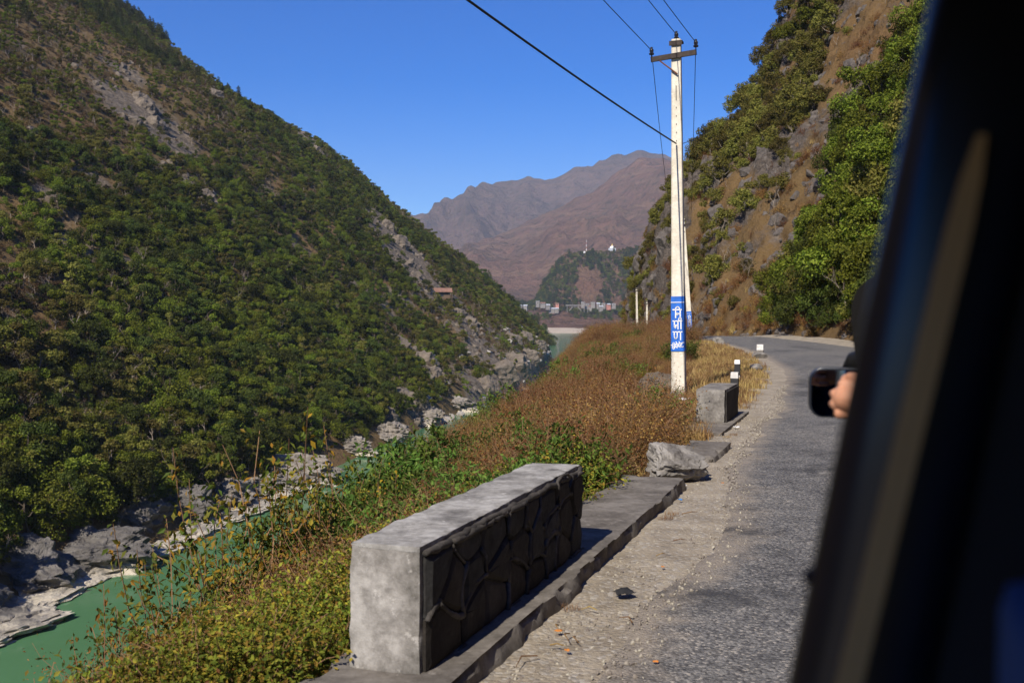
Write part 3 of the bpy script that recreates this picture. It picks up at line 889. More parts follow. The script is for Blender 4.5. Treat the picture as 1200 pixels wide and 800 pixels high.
def stem_bush(seed, h, r, nstem, nleaf, lsize, aspect=0.5, droop=0.8, bow=0.6, core=0.5, stem_r=0.007, spray=0.07):
    """arching stems with leaves along them and a leafy core"""
    rg = np.random.default_rng(seed)
    parts = []; Cs = []; Ns = []
    per = max(6, int(nleaf * (1 - core) / nstem))
    for k in range(nstem):
        a = rg.uniform(0, 2 * math.pi); q = r * math.sqrt(rg.uniform(0.05, 1.0)); hh = h * rg.uniform(0.45, 1.12) * (1.3 if rg.random() < 0.12 else 1.0) * (1 - 0.35 * (q / r) ** 2)
        t = np.linspace(0, 1, 6)[:, None]
        e = np.array([q * math.cos(a), q * math.sin(a), hh])
        P = np.array([e[0] * 0.15, e[1] * 0.15, -0.15]) * (1 - t) + e * t
        P[:, 2] += (bow * h * 0.35 * np.sin(math.pi * t[:, 0]))
        P[1:] += rg.normal(0, 0.03 * h, (5, 3))
        parts.append(tube(P, np.linspace(stem_r, stem_r * 0.35, 6), 3))
        tt = rg.uniform(0.3, 1.0, per) ** 0.7 * 4.999
        i = tt.astype(int); f = (tt - i)[:, None]
        Cs.append(P[i] * (1 - f) + P[i + 1] * f + rg.normal(0, spray * r, (per, 3)))
        Ns.append(rg.normal(0, 0.5, (per, 3)) + np.array([0.3 * math.cos(a), 0.3 * math.sin(a), 0.8]))
    nc = int(nleaf * core)
    if nc:
        d = rg.normal(0, 1, (nc, 3)); d[:, 2] = np.abs(d[:, 2]); d /= np.linalg.norm(d, axis=1)[:, None]
        nz = 1 + 0.35 * fbm(d[:, 0] * 2.2, d[:, 1] * 2.2, d[:, 2] * 2.2 + seed, 3)
        Cs.append(d * (rg.uniform(0.45, 1.0, nc) * nz)[:, None] * np.array([r * 0.95, r * 0.95, h * 0.8]))
        Ns.append(d + np.array([0, 0, 0.5]))
    C = np.concatenate(Cs); Nn = np.concatenate(Ns)
    VL, FL = leaves(C, Nn, lsize, rg, aspect, droop, 0.6)
    VT, FT, _ = join([(a, b, 0) for a, b in parts])
    return (VL, FL), (VT, FT[0])

def grass_tuft(seed, n, h, r, w):
    rg = np.random.default_rng(seed)
    V = []; F = []
    for k in range(n):
        a = rg.uniform(0, 6.28); q = r * math.sqrt(rg.uniform(0, 1)); b = rg.uniform(0, 6.28); hh = h * rg.uniform(0.5, 1.1); ln = hh * rg.uniform(0.2, 0.9)
        p = np.array([q * math.cos(a), q * math.sin(a), -0.03]); s = np.array([-math.sin(b), math.cos(b), 0]) * w
        m_ = p + np.array([math.cos(b) * ln * .35, math.sin(b) * ln * .35, hh * .65]); e = p + np.array([math.cos(b) * ln, math.sin(b) * ln, hh])
        i = len(V)
        V += [p - s, p + s, m_ + s * .7, m_ - s * .7, e]
        F += [(i, i + 1, i + 2), (i, i + 2, i + 3), (i + 3, i + 2, i + 4)]
    return (np.array(V), np.array(F))

class Template:
    """crown and trunk meshes, plus one joined mesh for scattering"""
    def __init__(s, name, made, leafmat, barkmat, part='crown', wood='trunk'):
        (VL, FL), (VT, FT) = made
        s.part, s.wood = part, wood
        s.crown = npmesh(part, VL, FL, [leafmat]); s.trunk = npmesh(wood, VT, FT, [barkmat])
        V, F, mi = join([(VL, FL, 0), (VT, FT, 1)])
        s.ob = bpy.data.objects.new(name + '_source', npmesh(name, V, F, [leafmat, barkmat], midx=mi))
    def place(s, name, label, cat, group, p, rz, sc, tilt=(0, 0)):
        e = link(name, None, label=label, cat=cat, group=group, loc=p, rot=(tilt[0], tilt[1], rz), scale=float(sc))
        e.empty_display_size = 0.3
        link(s.part, s.crown, e); link(s.wood, s.trunk, e)
        return e

def scatter(name, items, templates, label, cat, group=None):
    """items: list of (x,y,z, rx,ry,rz, scale, template index); one object of geometry-node instances"""
    A = np.array(items, float)
    me = bpy.data.meshes.new(name)
    me.vertices.add(len(A)); me.vertices.foreach_set('co', A[:, :3].astype(np.float32).ravel())
    for nm, ty, key, dat in (('rot', 'FLOAT_VECTOR', 'vector', A[:, 3:6]), ('sc', 'FLOAT', 'value', A[:, 6]), ('tk', 'INT', 'value', A[:, 7])):
        a = me.attributes.new(nm, ty, 'POINT')
        a.data.foreach_set(key, dat.astype(np.int32 if ty == 'INT' else np.float32).ravel())
    me.update()
    o = link(name, me, label=label, cat=cat, group=group, kind='stuff')
    ng = bpy.data.node_groups.new(name + '_nodes', 'GeometryNodeTree')
    ng.interface.new_socket('Geometry', in_out='INPUT', socket_type='NodeSocketGeometry')
    ng.interface.new_socket('Geometry', in_out='OUTPUT', socket_type='NodeSocketGeometry')
    nin = ng.nodes.new('NodeGroupInput'); nout = ng.nodes.new('NodeGroupOutput')
    jn = ng.nodes.new('GeometryNodeJoinGeometry')
    def attr(nm, ty):
        a = ng.nodes.new('GeometryNodeInputNamedAttribute'); a.data_type = ty; a.inputs['Name'].default_value = nm
        return [q for q in a.outputs if q.enabled and q.name == 'Attribute'][0]
    ar, as_, ak = attr('rot', 'FLOAT_VECTOR'), attr('sc', 'FLOAT'), attr('tk', 'INT')
    for k, t in enumerate(templates):
        oi = ng.nodes.new('GeometryNodeObjectInfo'); oi.inputs['Object'].default_value = t; oi.transform_space = 'ORIGINAL'
        cmp_ = ng.nodes.new('FunctionNodeCompare'); cmp_.data_type = 'INT'; cmp_.operation = 'EQUAL'
        ng.links.new(ak, cmp_.inputs[2]); cmp_.inputs[3].default_value = k
        ip = ng.nodes.new('GeometryNodeInstanceOnPoints')
        ng.links.new(nin.outputs[0], ip.inputs['Points'])
        ng.links.new(cmp_.outputs[0], ip.inputs['Selection'])
        ng.links.new(oi.outputs['Geometry'], ip.inputs['Instance'])
        ng.links.new(ar, ip.inputs['Rotation']); ng.links.new(as_, ip.inputs['Scale'])
        ng.links.new(ip.outputs[0], jn.inputs[0])
    ng.links.new(jn.outputs[0], nout.inputs[0])
    md = o.modifiers.new('scatter', 'NODES'); md.node_group = ng
    return o

# ------------------------------------------------------------------ far-slope forest
T = {}
for k in range(3):
    T['dark%d' % k] = Template('dark_tree', broad_tree(20 + k, (7.5, 6.0, 9.0)[k], (2.9, 3.4, 2.3)[k], 2200, 0.34, (9, 12, 7)[k], low=(.35, .25, .3)[k]), M['leaf_dark'], M['bark'])
    T['mid%d' % k] = Template('mid_tree', broad_tree(30 + k, (5.2, 4.2, 6.8)[k], (2.9, 3.3, 2.2)[k], 2200, 0.31, (8, 13, 6)[k], low=(.2, .1, .25)[k]), M['leaf_mid'], M['bark'])
for k in range(2):
    T['yel%d' % k] = Template('yellow_tree', broad_tree(40 + k, 6.0, 2.4, 1100, 0.38, 8), M['leaf_yellow'], M['bark_pale'])
    T['shr%d' % k] = Template('far_shrub', broad_tree(50 + k, 2.2, 1.6, 600, 0.30, 7, 0.05, 0.05), M['leaf_mid'], M['bark'])
    T['bro%d' % k] = Template('brown_shrub', broad_tree(60 + k, 2.4, 1.7, 520, 0.26, 7, 0.05, 0.05), M['leaf_brown'], M['twig'])
    T['pin%d' % k] = Template('pine', pine_tree(70 + k, 10.0, 2.6, 1500, 0.55), M['leaf_pine'], M['bark'])
    T['bar%d' % k] = Template('bare_tree', bare_tree(80 + k, 6.5, 1.0, 160, 0.20, 0.11), M['leaf_brown'], M['bark_pale'])
FK = ['dark0', 'dark1', 'dark2', 'mid0', 'mid1', 'mid2', 'yel0', 'yel1', 'shr0', 'shr1', 'bro0', 'bro1', 'pin0', 'pin1', 'bar0', 'bar1']
FI = {k: i for i, k in enumerate(FK)}

rg = np.random.default_rng(77)
N0 = 90000
# denser sampling where the slope is near
yy = 60 + (660 - 60) * rg.random(N0) ** 0.95
s_ = 3.0 + 455 * rg.random(N0) ** 1.25
xx = xb(yy) - s_
ok = (np.abs(xx / yy) < 0.62)
yy, s_, xx = yy[ok], s_[ok], xx[ok]
zz = ZL(xx, yy)
py_ = 365 - 1200 * (zz - CAMZ) / yy
ok = py_ > -90
yy, s_, xx, zz = yy[ok], s_[ok], xx[ok], zz[ok]
dens = fbm(xx * 0.012 + 5, yy * 0.012, 1.0, 4)
kindn = fbm(xx * 0.03 + 1, yy * 0.03, 7.0, 3)
br = bare(xx, yy)
rock_near = sstep(9, 4, s_)
lush = sstep(120, 25, s_) * sstep(430, 250, yy)
items = []
for i in range(len(xx)):
    q = rg.random()
    if q < br[i] * 0.93 or q < rock_near[i] * 0.9: continue
    L = lush[i]; dn = dens[i] * 1.25 + 0.75 * L - 0.30 * (1 - L)
    y = yy[i]; s = s_[i]
    top = y > 560 and (665 - y) / 105 < 0.6
    r1 = rg.random()
    if dn > 0.10:
        if r1 > (0.70 if L < .4 else 0.95): continue
        t = rg.choice(['dark0', 'dark1', 'dark2', 'mid0', 'mid1', 'mid2', 'mid0', 'mid1', 'yel0', 'shr0', 'bar0']); sc = 0.45 + 0.85 * rg.random() ** 1.7
        if L > 0.5 and rg.random() < 0.6: t = rg.choice(['mid0', 'mid1', 'mid2', 'shr1', 'shr0', 'dark1', 'mid2', 'yel0', 'mid1', 'bar1', 'shr1']); sc = .55 + 0.8 * rg.random() ** 2
    elif dn > -0.16:
        t = rg.choice(['mid0', 'mid1', 'dark1', 'shr0', 'shr1', 'bro0', 'bro1', 'yel0', 'yel1', 'bar0', 'shr0', 'bro0']); sc = rg.uniform(0.45, 1.15)
        if r1 > 0.8: continue
    else:
        if r1 > 0.78: continue
        
        t = rg.choice(['bro0', 'bro1', 'bro0', 'bro1', 'bro1', 'shr0', 'shr1', 'bar0', 'yel1', 'mid2', 'bro0']); sc = rg.uniform(0.45, 1.0)
    if s > 150 and rg.random() < (0.22 if not top else 0.55) and dn > -0.2:
        t = rg.choice(['pin0', 'pin1']); sc = rg.uniform(0.6, 1.2)
    sc *= float(np.interp(y, [110, 220, 450, 600, 640], [1.0, 0.84, 0.68, 0.72, 1.05]))
    items.append((xx[i], y, zz[i] - 0.15, rg.normal(0, .06), rg.normal(0, .06), rg.uniform(0, 6.28), sc, FI[t]))
# the trees that show largest become things of their own
A = np.array(items)
inview = (np.abs(A[:, 0] / A[:, 1]) < 0.5)
hgt = np.array([7, 7, 7, 5.6, 5.6, 5.6, 6, 6, 0.6, 0.6, 0.6, 0.6, 9, 9, 5, 5])[A[:, 7].astype(int)]
rank = hgt * A[:, 6] / A[:, 1] * inview
INFO = {'dark': ('broadleaf_tree', 'dark green broadleaf tree on the slope across the river', 'tree', 'dark broadleaf trees across the river', 75),
        'mid': ('broadleaf_tree', 'bright green bushy tree on the slope across the river', 'tree', 'bright bushy trees across the river', 100),
        'yel': ('broadleaf_tree', 'yellowish green tree on the slope across the river', 'tree', 'yellowish trees across the river', 45),
        'pin': ('pine_tree', 'pine tree standing high on the slope across the river', 'tree', 'pines high across the river', 60),
        'bar': ('bare_tree', 'pale almost leafless tree on the slope across the river', 'tree', 'leafless trees across the river', 40)}
taken = set(); cnt = {k: 0 for k in INFO}
for i in np.argsort(-rank):
    k = FK[int(A[i, 7])]
    g_ = k[:3] if k[:4] != 'dark' else 'dark'
    if g_ not in INFO or cnt[g_] >= INFO[g_][4] or rank[i] <= 0: continue
    cnt[g_] += 1; taken.add(int(i))
    nm, lb, ct, gp, _ = INFO[g_]
    T[k].place(nm, lb, ct, gp, A[i, :3], A[i, 5], A[i, 6], (A[i, 3], A[i, 4]))
rest = [it for i, it in enumerate(items) if i not in taken]
# woods on the second ridge, the knoll and beyond
def extra(n, fx, fy, fz, kinds, sc0, sc1, cond=None):
    out = []
    for _ in range(n):
        x, y = fx(), fy()
        if cond and not cond(x, y): continue
        out.append((x, y, float(fz(x, y)) - .3, 0, 0, rg.uniform(0, 6.28), rg.uniform(sc0, sc1), FI[rg.choice(kinds)]))
    return out
scatter('forest', rest, [T[k].ob for k in FK], 'mixed green and brown scrub forest covering the far slope', 'forest')
far = extra(3000, lambda: rg.uniform(-330, 40), lambda: rg.uniform(880, 990), Z2, ['dark0', 'dark1', 'mid0', 'mid1', 'pin0', 'bro0', 'yel0'], 0.8, 1.4)
scatter('forest', far, [T[k].ob for k in FK], 'dark woods on the second ridge behind the spur', 'forest')
kn = extra(2600, lambda: rg.uniform(35, 260), lambda: rg.uniform(1846, 2010), ZK, ['dark0', 'yel0', 'mid0', 'dark2', 'bro0', 'bro1', 'yel1'], 0.9, 1.9,
           lambda x, y: (y < 1985) and not (y < 1940 and math.hypot((x - 142) / 26, (y - 1890) / 60) + 0.5 * float(fbm(x * .06, y * .06, 1, 3)) < 0.9) and rg.random() < (0.95 if x < 118 else 0.6))
kn += extra(900, lambda: rg.uniform(20, 230), lambda: rg.uniform(1690, 1850), ZV, ['dark0', 'mid0', 'bro0', 'bro1', 'yel0'], 0.8, 1.6, lambda x, y: float(fbm(x * .02, y * .02, 4.0, 3)) > -0.1)
kn += extra(260, lambda: rg.uniform(-60, 60), lambda: rg.uniform(2100, 2400), lambda x, y: 8.0, ['dark0', 'dark1', 'mid1'], 1.6, 3.0)
scatter('forest', kn, [T[k].ob for k in FK], 'hazy green wood covering the knoll under the shrine', 'forest')

# ------------------------------------------------------------------ right cutting: trees and shrubs
TR = {}
for k in range(3):
    TR['g%d' % k] = Template('green_tree', broad_tree(120 + k, (6.0, 4.5, 7.5)[k], (2.7, 2.9, 2.2)[k], 5200, 0.24, (13, 9, 8)[k], 0.12, 0.15, 0.85, 0.55, 0.8), M['leaf_mid'], M['bark'])
    TR['b%d' % k] = Template('cliff_bush', broad_tree(130 + k, 2.0, 1.4, 1500, 0.17, 8, 0.05, 0.05), M['leaf_yellow'], M['bark'])
for k in range(2):
    TR['d%d' % k] = Template('dark_bush', broad_tree(140 + k, 4.2, 2.3, 3400, 0.24, 11, 0.08, 0.05, 0.9, 0.4, 1.6), M['leaf_dark'], M['bark'])
    TR['w%d' % k] = Template('dry_bush', stem_bush(150 + k, 1.6, 1.2, 36, 1500, 0.10, 0.5, 0.4, 0.2, 0.35), M['leaf_dry'], M['twig'])
    TR['t%d' % k] = Template('cliff_tree', broad_tree(160 + k, 5.0, 2.3, 2200, 0.26, 8, 0.10, 0.35), M['leaf_yellow'], M['bark_pale'])
    TR['n%d' % k] = Template('bare_cliff_tree', bare_tree(170 + k, 4.5, 0.9, 60, 0.14, 0.07), M['leaf_brown'], M['bark_pale'])
TR['s0'] = Template('straw_tuft', (lambda g_: (g_, tube(np.array([[0, 0, 0], [0, 0, .1], [0, 0, .2]]), .004, 3)))(grass_tuft(9, 70, 0.75, 0.45, 0.012)), M['straw'], M['twig'])
RK = list(TR.keys()); RI = {k: i for i, k in enumerate(RK)}
items = []
def addR(x, y, kinds, s0, s1):
    if abs(x - (rgt(min(y, 158)) + FOOT)) < 0: return
    z = float(ZR(x, y))
    items.append((x, y, z - 0.1, rg.normal(0, .08), rg.normal(0, .08), rg.uniform(0, 6.28), rg.uniform(s0, s1), RI[rg.choice(kinds)]))
for _ in range(9000):
    y = rg.uniform(24, 162); r = 62 * rg.random() ** 1.2 + 0.6
    x = rgt(min(y, 158)) + FOOT + r
    z = float(ZR(x, y)); pxx = 600 + 1200 * x / y; pyy = 365 - 1200 * (z - CAMZ) / y
    if pyy < -140 or pxx > 1320: continue
    n = float(fbm(x * 0.09, y * 0.09, z * 0.09, 3))
    # the soil gully runs up the slope between the wooded part and the cliff
    gul = y - (84 + 0.78 * z + 7 * n)            # <0 wooded, >0 soil then rock
    if gul < -2:
        if rg.random() < 0.52: addR(x, y, ['g0', 'g1', 'g2', 'd0', 'd1', 'g0', 'b0', 't0', 't1', 'w0', 'b1', 'n0'], 0.45, 1.1)
    elif gul < 14:
        if rg.random() < 0.28: addR(x, y, ['w0', 'w1', 's0', 's0', 's0', 'b1', 'w1', 'n0'], 0.3, 0.9)
    else:
        q = rg.random()
        if z > 20 and q < 0.5: addR(x, y, ['t0', 't1', 'n1', 'b0', 'n0', 'w0', 'b2', 't0', 't1', 'b1'], 0.45, 1.0)
        elif n > -0.05 and q < 0.40: addR(x, y, ['b0', 'b1', 'b2', 't0', 'w1'], 0.45, 1.0)
        elif q < 0.45: addR(x, y, ['b0', 'w0', 'b1', 'n1', 's0', 'w1', 'b2', 't1'], 0.3, 0.85)
for _ in range(70):                                # brushy foot of the cutting
    y = rg.uniform(30, 78); x = rgt(y) + FOOT + rg.uniform(0.2, 2.2)
    addR(x, y, ['d0', 'd1', 'w0', 'b0'], 0.4, 0.75)
for pxx, pyy, kk, sc in ((775, 190, 't0', .9), (762, 230, 'd0', .6), (752, 262, 't1', .6), (748, 285, 'd1', .5), (800, 150, 't1', .8), (825, 140, 't0', .7), (850, 108, 't1', 1.0), (870, 92, 't0', 1.0), (885, 60, 't1', 1.1), (896, 30, 't0', 1.1), (905, 90, 'b0', 1.), (925, 60, 'g1', 1.0), (930, 100, 'n0', 1.2), (1000, 90, 'n1', 1.0), (905, 165, 'b1', 1.3), (880, 225, 'b2', 1.0), (945, 40, 'g2', 1.0), (960, 20, 'g0', 1.0)):
    p = hitR(pxx, pyy + 8)
    if p is not None: items.append((p.x, p.y, p.z - .2, 0, 0, rg.uniform(0, 6.28), sc, RI[kk]))
A = np.array(items)
hgt = np.array([{'g': 6, 'd': 4.2, 't': 5, 'b': 2, 'w': 1.6, 'n': 4, 's': .2}[k[0]] for k in RK])[A[:, 7].astype(int)]
pxs = 600 + 1200 * A[:, 0] / A[:, 1]
rank = hgt * A[:, 6] / A[:, 1] * (pxs < 1075)
INFO = {'g': ('broadleaf_tree', 'leafy bright green tree on the cutting above the road', 'tree', 'leafy trees above the road', 70),
        'd': ('shrub', 'dark drooping shrub on the cutting above the road', 'shrub', 'dark shrubs above the road', 70),
        't': ('broadleaf_tree', 'slender yellowish tree clinging to the rocky cliff', 'tree', 'slender trees on the cliff', 60),
        'b': ('shrub', 'small yellow green shrub growing on the cliff rocks', 'shrub', 'small shrubs on the cliff', 60),
        'n': ('bare_tree', 'leafless pale tree on the rocky cliff', 'tree', 'leafless trees on the cliff', 20)}
taken = set(); cnt = {k: 0 for k in INFO}
for i in np.argsort(-rank):
    k = RK[int(A[i, 7])]
    if k[0] not in INFO or cnt[k[0]] >= INFO[k[0]][4] or rank[i] <= 0: continue
    cnt[k[0]] += 1; taken.add(int(i))
    nm, lb, ct, gp, _ = INFO[k[0]]
    TR[k].place(nm, lb, ct, gp, A[i, :3], A[i, 5], A[i, 6], (A[i, 3], A[i, 4]))
itr = [it for i, it in enumerate(items) if i not in taken]
for _ in range(9000):
    y = rg.uniform(52, 160); r = 45 * rg.random() ** 1.3 + 0.2; x = rgt(min(y, 158)) + FOOT + r
    if y - (70 + 0.62 * float(np.interp(r, *PA))) < 0: continue
    if float(fbm(x * .3, y * .3, r * .3, 3)) < -0.05: continue
    itr.append((x, y, float(ZR(x, y)) - .05, rg.normal(0, .2), -0.35 + rg.normal(0, .2), rg.uniform(0, 6.28), rg.uniform(.3, .95), RI['s0'] if rg.random() < .8 else RI['w0']))
scatter('undergrowth', itr, [TR[k].ob for k in RK], 'tangled scrub and dry grass covering the cutting above the road', 'undergrowth')

# ------------------------------------------------------------------ roadside bank: dry shrubs, green bushes
TB = {}
for k in range(3):
    TB['y%d' % k] = Template('bush', stem_bush(200 + k, 1.0, 0.75, 34, 6000, 0.045, 0.55, 0.7, 0.4, 0.68), M['leaf_bush'], M['twig'], 'foliage', 'stem')
    TB['r%d' % k] = Template('dry_shrub', stem_bush(210 + k, 1.25, 0.85, 90, 3600, 0.036, 0.5, 0.3, 0.55, 0.45, 0.005, 0.08), M['leaf_dry'], M['twig'], 'foliage', 'stem')
for k in range(2):
    TB['o%d' % k] = Template('olive_shrub', stem_bush(250 + k, 1.1, 0.8, 60, 3200, 0.036, 0.5, 0.4, 0.5, 0.55, 0.005, 0.09), M['leaf_olive'], M['twig'], 'foliage', 'stem')
    TB['g%d' % k] = Template('green_bush', stem_bush(220 + k, 1.2, 0.8, 34, 2200, 0.10, 0.42, 1.4, 0.5, 0.5), M['leaf_bush_green'], M['twig'], 'foliage', 'stem')
    TB['p%d' % k] = Template('sapling', stem_bush(230 + k, 2.2, 0.6, 11, 520, 0.082, 0.5, 2.0, 0.1, 0.0, 0.012, 0.11), M['leaf_sapling'], M['twig'], 'foliage', 'stem')
    TB['u%d' % k] = Template('dusty_weed', stem_bush(240 + k, 0.55, 0.40, 14, 420, 0.055, 0.5, 0.9, 0.3, 0.35, 0.004, 0.1), M['leaf_dusty'], M['twig'], 'foliage', 'stem')
def tuft(name, seed, n, h, r, w, mat):
    return Template(name, (grass_tuft(seed, n, h, r, w), tube(np.array([[0, 0, -.05], [0, 0, 0], [0, 0, .05]]), .003, 3)), mat, M['twig'], 'blades', 'stem')
TB['s0'] = tuft('straw', 5, 90, 0.32, 0.30, 0.006, M['straw'])
TB['s1'] = tuft('straw', 6, 80, 0.20, 0.34, 0.006, M['straw'])
TB['h0'] = tuft('grass', 7, 120, 0.42, 0.22, 0.006, M['grass_green'])
BKK = list(TB.keys()); BI = {k: i for i, k in enumerate(BKK)}
items = []
def addB(x, y, kinds, s0, s1, dz=0.0, tilt=0.1):
    z = float(ZB(x, y)) + dz
    items.append((x, y, z - 0.05, rg.normal(0, tilt), rg.normal(0, tilt), rg.uniform(0, 6.28), rg.uniform(s0, s1), BI[rg.choice(kinds)]))
for _ in range(11000):
    y = -3 + 150 * rg.random() ** 1.9
    w0 = float(np.interp(y, [0, 10, 14, 22, 30, 60], [1.55, 1.5, 1.5, 2.2, 3.0, 3.4]))
    w = w0 + (float(np.interp(y, [0, 7, 10, 15, 60, 110], [5.6, 6.2, 7.6, 10.5, 15, 12])) - w0) * rg.random()
    x = float(ell(y)) - w
    if y > 12 and rg.random() < 0.22: continue
    n = float(fbm(x * 0.22, y * 0.22, 2.0, 3)); n2 = float(fbm(x * 0.5 + 9, y * 0.5, 5.0, 2))
    if y < 9.5: green = 1.0 if x < 0.02 * y else 0.3
    elif y < 21: green = 0.92 if x < -0.04 * y + 1.2 * n else 0.05
    else: green = 0.10 if w > 5.5 else 0.04
    clear = y > 17 and y < 40 and w < w0 + 1.5
    if clear:
        if rg.random() < 0.5: addB(x, y, ['r0', 's0', 'u0', 'r1'], 0.3, 0.5)
        continue
    if rg.random() < green:
        if y > 9 and n > 0.12: addB(x, y, ['g0', 'g1', 'y0'], 0.6, 0.95)
        else: addB(x, y, ['y0', 'y1', 'y2', 'y0', 'y1', 'r2' if y > 6 else 'y2', 'g0' if n2 > .2 and y > 9 else 'y1'], 0.38, 0.80)
    else:
        if n2 > 0.30 and y < 50: addB(x, y, ['u0', 'u1', 'g0', 'y1'], 0.5, 0.9)
        else: addB(x, y, ['r0', 'r1', 'r2', 'o0', 'o1', 'r0'], *((0.36, 0.62) if rg.random() < .55 else (.6, 1.0)))
for _ in range(1500):
    y = rg.uniform(62, 170); w = rg.uniform(0.8, 13); x = float(ell(y)) - w
    addB(x, y, ['r0', 'r1', 'o0', 'o1', 'r0', 'o0', 'r2', 'r1', 'y0'], 0.7, 1.4, 0.0, 0.25)
def spot(px, py, d, kinds, s0, s1, dz=0.0, tilt=0.08):
    p = at(px, py, d); addB(p.x, p.y, kinds, s0, s1, dz, tilt)
# saplings that stand up out of the bushes, and leafy clumps
for px, d, k, sc in ((235, 10.5, 'p0', 1.0), (262, 11.5, 'p1', 1.05), (300, 12.5, 'p0', 1.25), (312, 12.8, 'p1', 1.15), (350, 13.0, 'p0', 0.9), (380, 13.5, 'p1', 0.9), (400, 14, 'p0', .9), (180, 9.0, 'p1', .8), (225, 8.6, 'p0', 0.7), (205, 9.5, 'p1', .8), (450, 15, 'p0', .7), (140, 8.0, 'p1', .6)):
    spot(px, 600, d, [k], sc * 1.15, sc * 1.15)
for px, d, k, sc in ((470, 17.5, 'g0', 1.25), (490, 18, 'g1', 1.35), (515, 18.5, 'g0', 1.25), (455, 16.5, 'g1', 1.1), (530, 18.0, 'g1', 1.0), (500, 16.6, 'g0', 1.1), (480, 16.0, 'g1', 1.0), (540, 17, 'g0', .8)):
    spot(px, 560, d, [k], sc, sc)
for px, d, k, sc in ((570, 26, 'g0', 1.0), (590, 27, 'g1', 1.1), (560, 25, 'g1', .9), (610, 26, 'u0', 1.4), (665, 36, 'g0', 1.0), (700, 44, 'g1', 1.1), (640, 24, 'g0', .7), (735, 20, 'u0', 1.2), (750, 19, 'u1', 1.2), (700, 18, 'u0', 1.3), (690, 16, 'u1', 1.3), (720, 15.5, 'u0', 1.3), (745, 16.5, 'u1', 1.1), (760, 17.5, 'u0', 1.0), (665, 14.5, 'g1', .6), (770, 23, 'g0', .42), (640, 13.0, 'u1', 1.1)):
    spot(px, 500, d, [k], sc, sc)
spot(395, 780, 5.9, ['h0'], 1.0, 1.0); spot(385, 790, 5.7, ['h0'], .9, .9); spot(400, 770, 6.1, ['h0'], .8, .8); spot(372, 790, 5.9, ['h0'], .9, .9); spot(405, 785, 5.6, ['h0'], .6, .6)
A = np.array(items)
nb = len(BKK)
px_ = 600 + 1200 * A[:, 0] / np.maximum(A[:, 1], 0.1); 
rank = A[:, 6] / np.maximum(A[:, 1], 0.5) * (A[:, 1] > 3) * (px_ > -60)
rank = rank * np.array([1 if k[0] in 'yrgpo' else 0.5 if k[0] == 'u' else 0 for k in BKK])[A[:, 7].astype(int)]
INFO = {'o': ('dry_shrub', 'olive brown dry shrub among the redder shrubs on the bank', 'shrub', 'olive brown shrubs on the bank', 70),
        'y': ('shrub', 'bush with small yellow and green leaves below the parapet', 'shrub', 'yellow green bushes below the parapet', 150),
        'r': ('dry_shrub', 'dry reddish brown shrub on the bank beside the road', 'shrub', 'dry brown shrubs on the bank', 150),
        'g': ('shrub', 'shrub with long drooping green leaves on the bank', 'shrub', 'leafy green shrubs on the bank', 60),
        'p': ('sapling', 'thin sapling with drooping yellowing leaves above the bushes', 'sapling', 'saplings rising from the bushes', 20),
        'u': ('weed', 'dusty grey green weed among the dry shrubs', 'weed', 'dusty weeds on the bank', 40)}
taken = set(); cnt = {k: 0 for k in INFO}
for i in np.argsort(-rank):
    k = BKK[int(A[i, 7])]
    if k[0] not in INFO or cnt[k[0]] >= INFO[k[0]][4] or rank[i] <= 0: continue
    cnt[k[0]] += 1; taken.add(int(i))
    nm, lb, ct, gp, _ = INFO[k[0]]
    TB[k].place(nm, lb, ct, gp, A[i, :3], A[i, 5], A[i, 6], (A[i, 3], A[i, 4]))
scatter('undergrowth', [it for i, it in enumerate(items) if i not in taken], [TB[k].ob for k in BKK], 'dense brown and green undergrowth on the bank below the road', 'undergrowth')
# dry grass on the shoulder
items = []
for _ in range(5200):
    y = 9 + 60 * rg.random() ** 1.5
    w = rg.uniform(0.25, 4.2); x = float(ell(y)) - w
    u_ = UX * x + UY * y; v_ = UY * x - UX * y
    lim = float(np.interp(y, [9, 12, 15, 20, 26, 32, 70], [1.5, 1.2, 1.0, .85, .7, 0.5, 0.35]))
    if w < lim + 0.25 * float(fbm(x, y, 0, 3)): continue
    if y < 14 and w < 1.4: continue
    if float(fbm(x * .8, y * .8, 3, 3)) < -0.12: continue
    addB(x, y, ['s0', 's1', 's1'], 0.4, 1.0, 0.04, 0.1)
for u_, v_ in ((8.9, -1.72), (9.1, -1.70), (14.2, -1.9), (15.0, -2.0), (15.3, -1.95), (6.0, -1.74), (3.0, -1.72)):
    p = W(u_, v_); items.append((p.x, p.y, 0.03, 0, 0, rg.uniform(0, 6.28), .2, BI['s1']))
scatter('dry_grass', items, [TB[k].ob for k in BKK], 'short straw coloured grass around the pole and blocks', 'grass')

